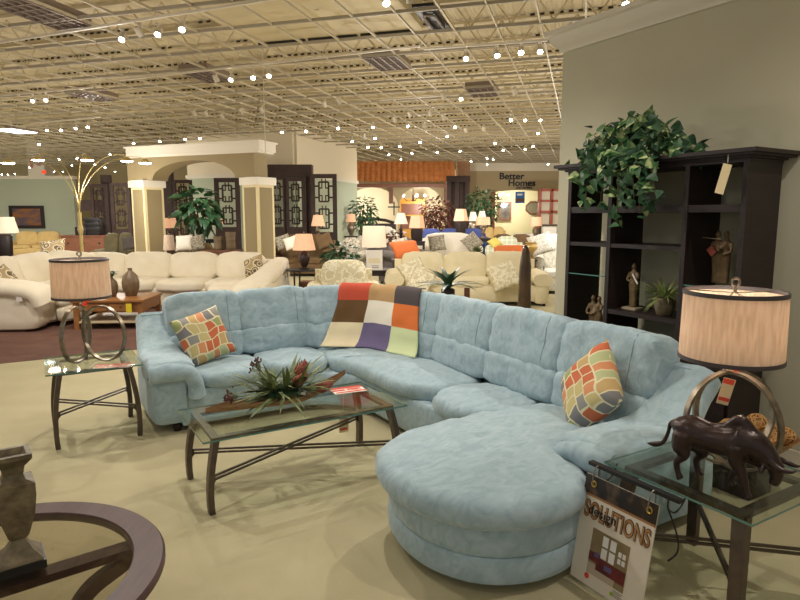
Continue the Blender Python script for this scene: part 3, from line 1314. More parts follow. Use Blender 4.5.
umbel((0, 0, .05), (-.27, -.03, .09))
umbel((.0, .01, .06), (-.10, .06, .22))
b = MB()
b.box((.13, -.085, .085), (.055, .002, .035), rot=(-.3, .25, -.5))
obj('tag', b, M_paper, fl)

# ================================================================== round table and urn
rt = thing('round_table', 'round cherry wood table with glass inset at the near corner, under the urn', 'table', (-1.435, 1.92, 0))
b = MB()
Ht = .47
prof = [(.485, Ht - .034), (.585, Ht - .034), (.597, Ht - .026), (.597, Ht - .010), (.588, Ht), (.49, Ht), (.485, Ht - .006), (.485, Ht - .034)]
b.lathe(prof, (0, 0, 0), 72, cap=False)
obj('rim', b, M_mahog, rt, smooth=30)
b = MB()
b.lathe([(.0001, Ht - .014), (.484, Ht - .014), (.484, Ht - .005), (.0001, Ht - .005)], (0, 0, 0), 72, cap=False)
M_smoke = glassmat('smoky glass', (.80, .78, .72), 1.5)
obj('glass_inset', b, M_smoke, rt)
for k_ in range(4):
    a = R(38 + 90 * k_)
    b = MB()
    ca, sa_ = math.cos(a), math.sin(a)
    pts = [(r_ * ca, r_ * sa_, z) for r_, z in ((.50, Ht - .05), (.46, Ht - .10), (.33, .3), (.25, .16), (.30, .06), (.42, .0))]
    cp = curve_pts(pts, 5)
    b.sweep(cp, (.05, .05), (-sa_, ca, 0), square=True)
    b.sweep([(.515 * ca, .515 * sa_, Ht - .05), (.02 * ca, .02 * sa_, Ht - .05)], (.075, .03), (-sa_, ca, 0), square=True)
    obj('leg', b, M_mahog, rt)
b = MB()
b.lathe([(.0, .12), (.27, .12), (.28, .135), (.27, .15), (0, .15)], (0, 0, 0), 40, cap=False)
obj('lower_disc', b, M_mahog, rt)
ur = thing('urn', 'square mottled bronze urn on a black plinth standing on the round table', 'urn', (-1.355, 2.03, Ht - .0045), R(-8))
b = MB()
up = [(.095, .03), (.09, .04), (.055, .065), (.034, .095), (.03, .105), (.045, .12), (.075, .20), (.086, .27), (.086, .315), (.05, .325), (.042, .345), (.05, .375), (.078, .40), (.082, .405), (.082, .42), (.06, .42), (.04, .40)]
b.lathe(up, (0, 0, 0), 4)
obj('body', b, M_stone, ur, smooth=25)
b = MB()
b.lathe([(.105, 0), (.105, .03)], (0, 0, 0), 4)
obj('plinth', b, M_black, ur, smooth=0)

# ================================================================== bull
bull = thing('bull_figure', 'dark bronze bull figurine with lowered horned head on the glass end table', 'figurine', (1.325, 2.455, .572), R(-44))
b = MB()


def limb(m, pts, rs, mm=4, seg=12):
    cp = curve_pts(pts, mm)
    rr_ = [p.x for p in curve_pts([(r_, 0, 0) for r_ in rs], mm)]
    m.tube(cp, [max(.002, r_) for r_ in rr_], seg)


limb(b, [(-.160, 0, .200), (-.145, 0, .212), (-.10, 0, .212), (-.03, 0, .200), (.04, 0, .202), (.09, 0, .212), (.125, 0, .205)], [.024, .050, .064, .060, .066, .068, .046], 5, 16)
limb(b, [(-.15, 0, .246), (-.09, 0, .262), (-.02, 0, .248), (.04, 0, .262), (.082, 0, .302), (.108, 0, .285), (.145, 0, .245)], [.018, .022, .020, .024, .024, .026, .026], 5)
limb(b, [(.085, 0, .225), (.14, 0, .215), (.185, 0, .180), (.212, 0, .145)], [.066, .060, .048, .036], 5, 16)
limb(b, [(.190, 0, .170), (.222, 0, .142), (.228, 0, .105), (.220, 0, .072)], [.030, .033, .025, .019], 5, 14)
limb(b, [(.10, 0, .150), (.15, 0, .145), (.19, 0, .128)], [.018, .018, .012], 4)
for sy, dx in ((-1, 0), (1, .05)):
    limb(b, [(-.118 + dx * .3, sy * .032, .20), (-.122 + dx * .5, sy * .042, .15), (-.108 + dx, sy * .045, .115), (-.135 + dx, sy * .045, .075), (-.126 + dx, sy * .045, .025), (-.115 + dx, sy * .045, .004)], [.046, .040, .025, .0155, .013, .018], 5)
for sy, pts in ((-1, [(.085, -.034, .20), (.095, -.040, .14), (.115, -.042, .10), (.130, -.042, .055), (.140, -.042, .02), (.148, -.042, .004)]), (1, [(.085, .034, .20), (.085, .040, .14), (.090, .042, .095), (.068, .042, .06), (.058, .042, .025), (.065, .042, .004)])):
    limb(b, pts, [.044, .032, .021, .0155, .013, .018], 5)
limb(b, [(-.165, 0, .240), (-.186, 0, .225), (-.196, 0, .175), (-.215, 0, .13), (-.25, 0, .112), (-.285, 0, .108)], [.012, .010, .009, .010, .013, .004], 5, 8)
for sy in (-1, 1):
    limb(b, [(.205, sy * .018, .170), (.222, sy * .040, .166), (.252, sy * .048, .156), (.282, sy * .040, .154), (.302, sy * .030, .162)], [.013, .013, .0115, .009, .004], 5, 8)
    limb(b, [(.194, sy * .026, .150), (.186, sy * .052, .140), (.188, sy * .070, .126)], [.008, .014, .004], 4, 8)
fuse('body', b, M_cast, .0048, bull, smooth_it=3)
for sy in (-1, 1):
    b = MB()
    b.lathe([(.001, -.003), (.0035, 0), (.001, .003)], (.238, sy * .0280, .132), 8)
    obj('eye', b, M_black, bull)

# ================================================================== hanging sign
hold = thing('sign_holder', 'black metal bracket clamped to the glass end table edge above the sign', 'bracket', sw(1.412, -3.155, .557), SA)
b = MB()
b.box((-.012, -.02, .0), (.03, .47, .016))
obj('bar', b, M_black, hold)
for yy in (.17, -.19):
    b = MB()
    b.tube(curve_pts([(0, yy, -.008), (.0, yy, -.06), (.05, yy, -.09), (.1, yy, -.06), (.12, yy, -.02)], 5), .004, 6)
    b.tube(curve_pts([(0, yy, -.06), (.03, yy - .03, -.18), (.05, yy - .02, -.26), (.02, yy, -.3)], 5), .004, 6)
    obj('hook', b, M_black, hold)
sg = thing('hanging_sign', 'white advertising board with sofa picture hanging by two rings beside the chaise', 'sign', sw(1.375, -3.14, .545), SA - PI / 2)
sg.rotation_euler = (R(-10), 0, SA - PI / 2)
SWd, SH = .385, .49
b = MB()
b.b2(-SWd / 2, SWd / 2, 0, .006, -.03 - SH, -.03)
obj('board', b, mat('cream board', srgb(214, 204, 188), .5), sg)
b = MB()
b.b2(-SWd / 2, SWd / 2, -.0012, 0, -.03 - .085, -.03)
obj('header', b, mat('dark printed header', srgb(38, 30, 26), .3, var=srgb(92, 74, 52), scale=14, lo=.5, hi=.7), sg)
b = MB()
b.b2(-SWd / 2, SWd / 2, -.0014, 0, -.03 - .095, -.03 - .085)
obj('header_stripe', b, mat('copper stripe', srgb(150, 104, 62), .4), sg)
MT = Matrix.Rotation(R(90), 4, 'X')
M_copper = mat('copper lettering', srgb(140, 96, 56), .45, var=srgb(176, 132, 84), scale=12)
lettering('lettering', 'SOLUTIONS', .106, .0012, mat('letter outline', srgb(40, 30, 24), .5), sg, Matrix.Translation((-SWd * .445, -.0016, -.03 - .188)) @ MT, sx=.615, bold=.0040)
lettering('lettering', 'SOLUTIONS', .106, .0012, M_copper, sg, Matrix.Translation((-SWd * .445, -.0030, -.03 - .188)) @ MT, sx=.615, bold=.0012)
lettering('lettering', 'design', .062, .0008, M_black, sg, Matrix.Translation((-SWd * .38, -.0056, -.03 - .17)) @ MT, sx=1.0, bold=.0)
pw, ph = .20, .205
px0, pz0 = -.105, -.03 - .43
pic = MB()
pic.b2(px0, px0 + pw, -.002, 0, pz0, pz0 + ph)
pc = obj('picture', pic, mat('picture wall', srgb(120, 104, 72), .4, var=srgb(140, 122, 88), scale=9), sg)
b = MB()
for k_ in range(2):
    for r_ in range(2):
        b.b2(px0 + .062 + .042 * k_, px0 + .092 + .042 * k_, -.003, -.002, pz0 + .092 + .055 * r_, pz0 + .138 + .055 * r_)
for k_ in range(2):
    for r_ in range(2):
        b.b2(px0 + .15 + .022 * k_, px0 + .166 + .022 * k_, -.003, -.002, pz0 + .11 + .03 * r_, pz0 + .132 + .03 * r_)
obj('pictured_windows', b, mat('picture white', srgb(222, 220, 216), .4), pc)
b = MB()
b.b2(px0 + .045, px0 + .2, -.0034, -.002, pz0 + .03, pz0 + .088, bev=0)
b.b2(px0 + .0, px0 + .06, -.0032, -.002, pz0 + .06, pz0 + .10)
obj('pictured_sofa', b, mat('picture red', srgb(112, 36, 34), .4, var=srgb(84, 26, 28), scale=20), pc)
b = MB()
b.b2(px0, px0 + .15, -.0028, -.002, pz0, pz0 + .05)
obj('pictured_floor', b, mat('picture floor', srgb(176, 160, 140), .4), pc)
for q in ((.09, .13, .05, .072), (.03, .055, .085, .105)):
    b = MB()
    b.b2(px0 + q[0], px0 + q[1], -.0042, -.002, pz0 + q[2], pz0 + q[3])
    obj('pictured_cushion', b, mat('picture blue', srgb(92, 84, 128), .4), pc)
b = MB()
b.lathe([(.0001, 0), (.013, 0), (.013, .0016), (.0001, .0016)], (0, 0, 0), 20, cap=False, M=Matrix.Translation((px0 + .005, 0, pz0 - .018)) @ MT)
obj('red_dot', b, M_redpaper, sg)
b = MB()
for k_ in range(4):
    b.b2(.045, .095 - .008 * (k_ % 2), -.001, 0, pz0 - .012 - .008 * k_, pz0 - .009 - .008 * k_)
obj('fine_print', b, mat('grey print', srgb(120, 116, 110), .6), sg)
b = MB()
b.lathe([(.0001, 0), (.009, 0), (.009, .0016), (.0001, .0016)], (0, 0, 0), 16, cap=False, M=Matrix.Translation((.04, 0, -.03 - SH + .03)) @ MT)
obj('green_mark', b, mat('lime mark', srgb(140, 170, 40), .6), sg)
for xx in (-.14, .155):
    b = MB()
    b.tube([(xx, -.004 + .004 * math.sin(t_), -.05) for t_ in (0, 1)], .001, 4)
    b.tube([(xx + .012 * math.cos(2 * PI * k_ / 16), -.003, -.066 + .012 * math.sin(2 * PI * k_ / 16)) for k_ in range(16)], .0045, 6, closed=True)
    obj('grommet', b, mat('brass', srgb(168, 140, 70), .35, metal=.8), sg)
    b = MB()
    b.tube([(xx, .004 + .022 * math.cos(2 * PI * k_ / 24), -.028 + .048 * math.sin(2 * PI * k_ / 24)) for k_ in range(24)], .0028, 6, closed=True)
    obj('ring', b, M_nickel, sg)

# ================================================================== bookcase
BC = Vector((3.325, -1.82, 0))
bcz = thing('bookcase', 'tall espresso open-backed bookcase against the sage wall', 'bookcase', sw(BC.x, BC.y), SA)


def bpos(a, b_, z):
    return (a - BC.x, b_ - BC.y, z)


for yb in (-1.095, -1.52, -2.17, -2.575):
    b = MB()
    p = bpos(3.325, yb, 0)
    b.b2(-.195, .195, p[1] - .0175, p[1] + .0175, .66, 2.07)
    obj('side_panel', b, M_espresso, bcz)
b = MB()
b.b2(-.2, .2, -.775, .745, 2.04, 2.075)
for e, z0, z1 in ((.02, 2.065, 2.08), (.06, 2.08, 2.095), (.085, 2.095, 2.12)):
    b.b2(-.2 - e, .2 + min(e, .05), -.775 - e, .745 + e, z0, z1)
obj('cornice', b, M_espresso, bcz)


def shelf(b0, b1, z, t=.03):
    b = MB()
    b.b2(-.19, .19, b0 - BC.y, b1 - BC.y, z - t, z)
    obj('shelf', b, M_espresso, bcz)


shelf(-1.535, -1.11, 1.775, .05)
shelf(-2.155, -1.535, 1.775, .05)
shelf(-2.56, -2.185, 1.775, .05)
shelf(-1.50, -1.11, 1.485)
shelf(-2.155, -1.535, 1.485)
shelf(-2.155, -1.535, .965, .035)
for (b0, b1) in ((-1.50, -1.115), (-2.555, -2.19)):
    b = MB()
    b.b2(-.185, .185, b0 - BC.y, b1 - BC.y, 1.215, 1.223)
    g = obj('glass_shelf', b, M_glass, bcz, smooth=0)
    b = MB()
    b.b2(-.19, -.185, b0 - BC.y, b1 - BC.y, 1.215, 1.223)
    obj('shelf_edge', b, M_glassedge, g, smooth=0)
b = MB()
b.b2(-.19, .19, -.755, .735, .06, .65)
obj('base_cabinet', b, M_espresso, bcz)
b = MB()
b.b2(-.27, .22, -.80, .775, .65, .685)
obj('ledge', b, M_espresso, bcz)
b = MB()
b.b2(-.17, .19, -.74, .72, 0, .06)
obj('toe_kick', b, M_black, bcz)
for k_ in range(3):
    b = MB()
    y0 = (-.74, -.345, .31)[k_]
    y1 = (-.355, .30, .725)[k_]
    b.b2(-.207, -.19, y0 + .008, y1 - .008, .085, .63)
    d_ = obj('door', b, M_espresso, bcz)
    b = MB()
    b.lathe([(.006, 0), (.012, .012), (.008, .02)], (0, 0, 0), 12, M=Matrix.Translation((-.207, y1 - .05, .42)) @ Matrix.Rotation(R(-90), 4, 'Y'))
    obj('knob', b, M_nickel, d_)

t = thing('hanging_card', 'cream card tag hanging from the bookcase cornice', 'tag', sw(3.05, -2.50, 2.085), SA)
b = MB()
b.cyl((0, 0, .0), (0, 0, -.05), .0015, seg=5)
obj('string', b, M_paper, t)
b = MB()
b.box((0, .022, -.15), (.003, .06, .19), rot=(R(14), 0, 0))
obj('card', b, M_tagcream, t)


# statuettes
def figure(label, a, b_, z, h, rz, pose, mt=M_statue, base=None):
    root = thing('statuette', label, 'statuette', sw(a, b_, z), rz)
    m = MB()
    s_ = h / 1.0
    zb = .05 if base else .0
    for (dx, arms) in pose:
        def P(x, y, zz):
            return ((dx + x) * s_, y * s_, (zb + zz * (1 - zb)) * s_)
        limb(m, [P(-.03, 0, .02), P(-.035, .0, .25), P(-.03, 0, .48), P(0, 0, .56)], [.05 * s_, .045 * s_, .07 * s_, .08 * s_])
        limb(m, [P(.03, .01, .02), P(.035, .01, .25), P(.03, 0, .48), P(0, 0, .56)], [.05 * s_, .045 * s_, .07 * s_, .08 * s_])
        limb(m, [P(0, 0, .52), P(0, 0, .62), P(0, 0, .76), P(0, 0, .82), P(0, 0, .87)], [.09 * s_, .062 * s_, .085 * s_, .05 * s_, .028 * s_])
        limb(m, [P(0, 0, .86), P(0, -.01, .92), P(0, 0, .99)], [.03 * s_, .052 * s_, .02 * s_])
        for pts in arms:
            limb(m, [P(*p) for p in pts], [.036 * s_, .03 * s_, .022 * s_])
    fuse('figure', m, mt, .018 * s_, root, smooth_it=2)
    if base:
        b2_ = MB()
        b2_.box((0, 0, .025 * s_), (base[0], base[1], .05 * s_), bev=.003)
        obj('base', b2_, mat('pale stone base', srgb(170, 156, 126), .6), root)
    return root


frz = SA - PI / 2
f1 = figure('slim single figure statuette on a pale block, middle bay beside the grassy pot', 3.28, -1.66, .965, .37, frz, [(0, [[(-.09, 0, .78), (-.13, -.05, .62), (-.02, -.09, .6)], [(.09, 0, .78), (.14, -.06, .66), (.03, -.1, .72)]])], base=(.13, .1))
b = MB()
b.box((.05, -.05, .25), (.012, .004, .09), rot=(0, -.6, 0))
obj('scroll', b, M_paper, f1)
f2 = figure('embracing couple statuette with a small red tag on the right glass shelf', 3.33, -2.33, 1.224, .38, frz, [(-.07, [[(-.09, 0, .78), (-.06, -.1, .66), (.08, -.12, .7)], [(.09, 0, .78), (.12, -.08, .68), (.16, -.08, .74)]]), (.09, [[(-.09, 0, .78), (-.12, -.1, .68), (-.04, -.14, .62)], [(.09, 0, .78), (.12, -.06, .62), (.0, -.12, .56)]])])
b = MB()
b.box((-.035, -.06, .235), (.05, .003, .06), rot=(0, -.7, 0))
obj('tag', b, mat('brick red tag', srgb(150, 70, 52), .6), f2)
b = MB()
b.cyl((-.11, -.055, .325), (.03, -.06, .318), .004, seg=8)
obj('flute', b, M_stone, f2)
f3 = figure('pair of small robed figures standing low in the far bay of the bookcase', 3.24, -1.33, .686, .36, frz, [(-.08, [[(-.09, 0, .78), (-.12, -.08, .6), (-.02, -.12, .55)], [(.09, 0, .78), (.12, -.08, .6), (.02, -.12, .55)]]), (.1, [[(-.09, 0, .78), (-.1, -.08, .62), (0, -.12, .6)], [(.09, 0, .78), (.12, -.1, .66), (.14, -.14, .7)]])])
# grassy pot
gp = thing('potted_plant', 'grassy variegated plant in a mottled pot on the middle bookcase shelf', 'plant', sw(3.25, -1.97, .965), 0)
b = MB()
b.lathe([(.05, 0), (.058, .01), (.075, .06), (.078, .11), (.074, .135), (.06, .13), (.055, .11)], (0, 0, 0), 24)
obj('pot', b, M_stone, gp)
b = MB()
rn = random.Random(11)
for i in range(90):
    a = rn.uniform(0, 2 * PI)
    el = rn.uniform(.2, 1.35)
    b.leaf((.02 * math.cos(a), .02 * math.sin(a), .12), (math.cos(a) * math.cos(el), math.sin(a) * math.cos(el), math.sin(el)), rn.uniform(.13, .23), .014, droop=rn.uniform(.1, 1.0))
obj('leaves', b, M_grassleaf, gp)


# ivy on top of the bookcase
def pa(px, py, a):
    d = _ray(px, py)
    den = d.x * SU.x + d.y * SU.y
    n_ = a + S0.x * SU.x + S0.y * SU.y
    t_ = n_ / den
    return Vector((d.x * t_, d.y * t_, EYE + d.z * t_))


ivr = sw(3.25, -1.62, 2.12)
iv = thing('ivy_plant', 'trailing green ivy spilling over the top of the bookcase', 'plant', ivr, 0)
rn = random.Random(5)
strands = []
top = [(583, 142), (596, 132), (612, 125), (628, 120), (645, 116), (662, 122), (678, 128), (692, 134)]
for i in range(27):
    q = rn.choice(top)
    strands.append([pa(640, 152, 3.22), pa(q[0] + rn.gauss(0, 4), q[1] + rn.gauss(18, 7), 3.2), pa(q[0] * .92 + 51 + rn.gauss(0, 6), q[1] + rn.gauss(9, 6), rn.uniform(3.05, 3.35))])
for e in ((578, 196), (584, 184), (584, 206), (598, 176), (600, 208), (612, 186), (617, 212), (617, 226), (626, 190), (634, 206), (640, 182), (644, 198), (656, 202), (610, 172), (630, 165), (628, 178), (640, 214)):
    x0 = e[0] * .6 + 628 * .4
    strands.append([pa(x0, 150, 3.2), pa(x0 * .5 + e[0] * .5, 160, 2.98), pa(e[0], e[1], rn.uniform(2.93, 3.0))])
lv, lv2, stb = MB(), MB(), MB()
for st in strands:
    cp = curve_pts(st, 7)
    stb.tube([p - ivr for p in cp], .0035, 5)
    for p in cp[4:]:
        for _ in range(1 if rn.random() < .55 else 2):
            d = Vector((rn.gauss(0, .6), rn.gauss(-.35, .5), rn.gauss(-.25, .5)))
            up_ = Vector((rn.gauss(-.4, .4), rn.gauss(-.6, .4), rn.gauss(.6, .4)))
            tgt = lv if rn.random() < .72 else lv2
            q = p - ivr + Vector((rn.gauss(0, .025), rn.gauss(0, .025), rn.gauss(0, .025)))
            L = rn.uniform(.06, .11)
            tgt.leaf(q, d, L, L * .72, up=up_, droop=rn.uniform(0, .4), lobe=True)
obj('leaves', lv, M_leaf, iv)
obj('pale_leaves', lv2, M_leaf2, iv)['label'] = 'pale edged ivy leaves'
obj('vines', stb, M_stem, iv)
b = MB()
b.lathe([(.09, .0), (.12, .07), (.125, .09), (.1, .09)], (0, 0, 0), 20)
obj('basket', b, M_wicker, iv)

# low pedestal with bowl of wicker balls
pd = sw(2.93, -2.80, 0)
t = thing('low_pedestal', 'low dark box pedestal standing between the blue sofa and the bookcase', 'pedestal', pd, SA)
b = MB()
b.b2(-.12, .12, -.13, .13, 0, .23, bev=.006)
obj('body', b, M_espresso, t)
b = MB()
b.b2(-.14, .14, -.15, .15, .23, .255, bev=.004)
obj('top', b, M_espresso, t)
bw = Vector((pd.x + .05, pd.y - .04, .255))
b = MB()
b.lathe([(.06, 0), (.08, .004), (.16, .05), (.225, .12), (.232, .125), (.215, .12), (.15, .062), (.0, .02)], (0, 0, 0), 40, cap=False)
tag(obj('bowl', b, M_pod, None, bw), 'wide wooden bowl of wicker balls on the low pedestal by the wall', 'bowl')
for i, (x, y, z, r_) in enumerate(((-.09, -.05, .11, .065), (.03, -.1, .11, .062), (.09, .02, .12, .066), (-.02, .08, .12, .064), (.13, -.08, .13, .055), (0, 0, .185, .06), (-.14, .05, .14, .055))):
    m = MB()
    rn = random.Random(i + 40)
    m.lathe([(.001, -r_ * .9)] + [(r_ * .9 * math.cos(q), r_ * .9 * math.sin(q)) for q in (-1.1, -.6, 0, .6, 1.1)] + [(.001, r_ * .9)], (0, 0, 0), 12)
    for k_ in range(12):
        ax = Vector((rn.gauss(0, 1), rn.gauss(0, 1), rn.gauss(0, 1))).normalized()
        u_ = ax.orthogonal().normalized()
        v_ = ax.cross(u_)
        m.tube([(u_ * math.cos(2 * PI * q / 18) + v_ * math.sin(2 * PI * q / 18)) * r_ for q in range(18)], .0045, 5, closed=True)
    tag(obj('wicker_ball', m, M_wicker, None, bw + Vector((x, y, z))), 'woven wicker ball in the wooden bowl by the sage wall', 'ball', 'wicker balls in the bowl')
# ================================================================== ceiling: deck, joists, open grid, tracks
GA = R(16.5)
G = Vector((math.sin(GA), math.cos(GA), 0))
HX = Vector((math.cos(GA), -math.sin(GA), 0))
GZ = 4.4
YMAX = 33.2


def gp3(u, v, z):
    return HX * u + G * v + Vector((0, 0, z))


GM = Matrix.Rotation(-GA, 3, 'Z')
d = MB()
vs, fs = [], []
us = []
u = -36.0
while u < 16:
    us += [(u, 5.85), (u + .03, 5.83), (u + .10, 5.83), (u + .13, 5.85)]
    u += .19
for (uu, zz) in us:
    for vv in (-2, 44):
        vs.append(tuple(gp3(uu, vv, zz)))
for i in range(len(us) - 1):
    fs.append((2 * i, 2 * i + 1, 2 * i + 3, 2 * i + 2))
d.add(vs, fs)
for i in range(len(us) - 1):
    pass
d.prism([tuple(gp3(a, b_, 0))[:2] for a, b_ in ((-36, -2), (16, -2), (16, 44), (-36, 44))], 5.9, 6.0)
struct('ceiling', d, M_deck, smooth=0)
M_flute = mat('dark flute gap shade', srgb(58, 48, 34), .9)  # solid dark boxes paint the shade of the gaps between deck flutes
v = 6.0
while v < 36:
    j = MB()
    j.box(gp3(-10, v, 5.77), (50, .10, .05), rot=GM)
    j.box(gp3(-10, v, 5.22), (50, .08, .05), rot=GM)
    u = -28.0
    k_ = 0
    while u < 12:
        a, b_ = gp3(u, v, 5.24), gp3(u + .38, v, 5.75)
        c_ = gp3(u + .76, v, 5.24)
        j.cyl(a, b_, .016, seg=4)
        j.cyl(b_, c_, .016, seg=4)
        u += .76
    for q in range(216):
        if (q // 9) % 4 != 3:
            j.box(gp3(-28.5 + .19 * q, v - .055, 5.80), (.095, .02, .04), rot=GM, mi=1)
    struct('ceiling_joist', j, [M_joist, M_flute], smooth=0)
    v += 1.5
g = MB()
k_ = -44
while True:
    u = -1.28 + .61 * k_
    k_ += 1
    if u > 14:
        break
    v1 = (YMAX + .284 * u) / .959
    v0 = 2.5
    if v1 > v0:
        g.box(gp3(u, (v0 + v1) / 2, GZ), (.022, v1 - v0, .034), rot=GM)
struct('ceiling_grid', g, M_grid, smooth=0)
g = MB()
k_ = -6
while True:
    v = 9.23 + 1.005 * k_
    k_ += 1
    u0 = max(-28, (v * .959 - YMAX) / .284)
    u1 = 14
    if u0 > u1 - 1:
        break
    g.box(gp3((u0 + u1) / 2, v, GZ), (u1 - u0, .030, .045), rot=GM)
struct('ceiling_grid', g, mat('shaded grid bar', srgb(168, 158, 138), .5), smooth=0)  # cross bars drawn darker, their shade put into the colour

# louvred troffers
trl = ((30, 14, 'dark louvred light panel nearest the camera in the corner of the ceiling grid', 2), (80, 93, 'unlit louvred light panel near the two lone spotlights in the ceiling', 1), (220, 77, 'unlit louvred light panel above the second row of spotlights', 1), (390, 63, 'unlit louvred light panel just beyond the air duct in the ceiling', 1), (483, 93, 'pale louvred light panel lying farthest along the ceiling grid', 1))
for (px, py, lab, nn) in trl:
    p = atz(px, py, GZ - .02)
    u_, v_ = p.dot(HX), p.dot(G)
    u_ = -1.28 + .61 * (round((u_ + 1.28) / .61 - .5) + .5)
    v_ = 9.23 + 1.005 * (round((v_ - 9.23) / 1.005 - .5) + .5)
    t = thing('ceiling_light', lab, 'light', gp3(u_, v_, GZ - .02), -GA)
    W2, L2 = .29, .48 * (1.6 if nn == 2 else 1)
    b = MB()
    b.b2(-W2, W2, -L2, L2, .07, .13)
    for sx in (-1, 1):
        b.b2(sx * W2 - .01, sx * W2 + .01, -L2, L2, -.02, .13)
        b.b2(-W2, W2, sx * L2 - .01, sx * L2 + .01, -.02, .13)
    obj('housing', b, M_louver, t)
    b = MB()
    for q in range(1, 4):
        b.b2(-W2 + q * W2 / 2 - .008, -W2 + q * W2 / 2 + .008, -L2, L2, -.012, .06)
    for q in range(1, 8):
        b.b2(-W2, W2, -L2 + q * L2 / 4 - .006, -L2 + q * L2 / 4 + .006, -.012, .06)
    obj('louvre', b, M_louver, t)
p = atz(15, 131, GZ - .03)
t = thing('ceiling_light', 'lit white fluorescent panel low over the far side of the ceiling', 'light', p, -GA)
b = MB()
b.b2(-.42, .42, -.52, .52, .0, .1)
obj('housing', b, M_louver, t)
b = MB()
b.b2(-.38, .38, -.48, .48, -.015, 0)
obj('diffuser', b, M_tube, t)

# duct
dc = (atz(270, 45, 4.62) + atz(412, 30, 4.62)) / 2
t = thing('air_duct', 'large beige rectangular air duct above the ceiling grid', 'duct', dc, -GA)
b = MB()
b.b2(-1.5, 1.45, -2.4, 0, .02, .54)
obj('body', b, M_duct, t)
b = MB()
for k_ in range(3):
    x0 = -1.45 + k_ * .93
    b.b2(x0, x0 + .86, -.05, .02, -.035, .03)
obj('slot', b, M_black, t)
b = MB()
b.b2(1.58, 1.89, -1.15, .1, -.02, .02)
obj('end_panel', b, M_black, t)
b = MB()
rr = []
for k_ in range(40):
    a = 2 * PI * k_ / 40
    rr.append((1.74 + .085 * math.copysign(abs(math.cos(a)) ** .5, math.cos(a)), -.45 + .40 * math.copysign(abs(math.sin(a)) ** .35, math.sin(a)), -.05))
b.tube(rr, .022, 6, closed=True)
obj('bracket_loop', b, mat('grey brown bracket', srgb(120, 108, 92), .5), t)
b = MB()
b.tube([atz(318, 2, 4.75) - dc, atz(338, 22, 4.6) - dc], .13, 14)
b.v = [tuple(Matrix.Rotation(GA, 3, 'Z') @ Vector(q)) for q in b.v]
obj('round_duct', b, mat('white duct wrap', srgb(222, 208, 172), .6), t)

# tracks and spotlights
TZ = 4.33
for (pa_, pb_, lab) in (((-10, 44), (285, -3), 'white lighting track nearest the camera across the ceiling'), ((120, 80), (420, 46), 'white lighting track across the ceiling before the duct'), ((424, 49), (548, 40), 'white lighting track ending at the sage wall crown'), ((-5, 96), (93, 87), 'short white lighting track with two lit spotlights'), ((380, 100), (545, 88), 'white lighting track below the pale louvred panel'), ((30, 124), (100, 117), 'white lighting track over the arc lamp')):
    a, b_ = atz(pa_[0], pa_[1], TZ), atz(pb_[0], pb_[1], TZ)
    m = MB()
    m.sweep([a, b_], (.035, .03), (b_ - a).cross(Vector((0, 0, 1))), square=True)
    tag(obj('lighting_track', m, M_can), lab, 'lighting track')


def make_spot(lit):
    t = thing('track_spotlight', 'x', 'spotlight')
    b = MB()
    b.cyl((0, 0, .0), (0, 0, .12), .012, seg=8)
    b.cyl((0, 0, .12), (0, 0, .14), .03, seg=10)
    obj('stem', b, M_can, t)
    dr = Vector((.1, -.62, -.78)).normalized() if lit else Vector((.35, .45, -.8)).normalized()
    M = dr.to_track_quat('Z', 'Y').to_matrix().to_4x4()
    b = MB()
    b.lathe([(.02, -.07), (.042, -.055), (.046, .0), (.05, .075), (.044, .075), (.04, .05), (.001, .05)], (0, 0, -.05), 14, cap=False, M=M)
    obj('housing', b, M_can, t)
    b = MB()
    b.lathe([(.0001, .06), (.031, .06), (.034, .052)], (0, 0, -.05), 14, cap=False, M=M)
    obj('lens', b, M_spotlamp if lit else M_dark, t)
    return t


LITS = [(122, 41, 'lit spotlight on the nearest track, the one beside the dark one'), (158, 36, 'lit spotlight on the nearest track, between the dark one and its outermost lit one'), (182, 31, 'lit spotlight on the nearest track, at its end toward the duct'),
        (231, 81, 'first lit spotlight of three on the track before the duct'), (253, 79, 'middle lit spotlight of three on the track before the duct'), (269, 77, 'last lit spotlight of three on the track before the duct'),
        (33, 102, 'lit spotlight on the short two-light track, nearer the frame edge'), (46, 101, 'lit spotlight on the short two-light track, farther from the frame edge'),
        (466, 60, 'brightest lit spotlight on the track ending at the sage wall'), (497, 57, 'second lit spotlight on the track ending at the sage wall'), (521, 54, 'third lit spotlight on the track ending at the sage wall'), (540, 53, 'lit spotlight tucked against the sage wall crown'),
        (625, 6, 'lit spotlight hanging above the crown of the sage wall'), (386, 5, 'spotlight hanging under the air duct'), (461, 100, 'single lit spotlight under the pale louvred panel')]
OFFS = [(141, 37, 'unlit spotlight on the nearest lighting track'), (217, 82, 'unlit spotlight at the start of the track before the duct'), (410, 3, 'unlit spotlight beside the one under the air duct'), (444, 99, 'unlit spotlight left of the lit one under the pale panel'), (515, 95, 'unlit spotlight right of the lit one under the pale panel'), (325, 107, 'unlit spotlight left of a pair in the middle of the ceiling'), (340, 104, 'unlit spotlight right of a pair in the middle of the ceiling')]
FAR = [(61, 131), (76, 129), (88, 128), (47, 131), (511, 121), (525, 121), (373, 128), (408, 127), (447, 137), (338, 129), (306, 132), (282, 133), (368, 148), (375, 139), (381, 148), (400, 147), (412, 154), (437, 153), (460, 152), (403, 165), (397, 166), (409, 166), (401, 160), (389, 155), (495, 144), (503, 151), (487, 159), (493, 160), (487, 165), (525, 150), (538, 134), (39, 145), (134, 144), (160, 142), (185, 140), (200, 139), (59, 160), (72, 166), (54, 172), (86, 176), (105, 168), (2, 175), (8, 175), (15, 174), (77, 159), (110, 155), (63, 172), (548, 165), (533, 147), (420, 143), (455, 128), (540, 121), (352, 142), (471, 162), (95, 165), (115, 172), (30, 168)]
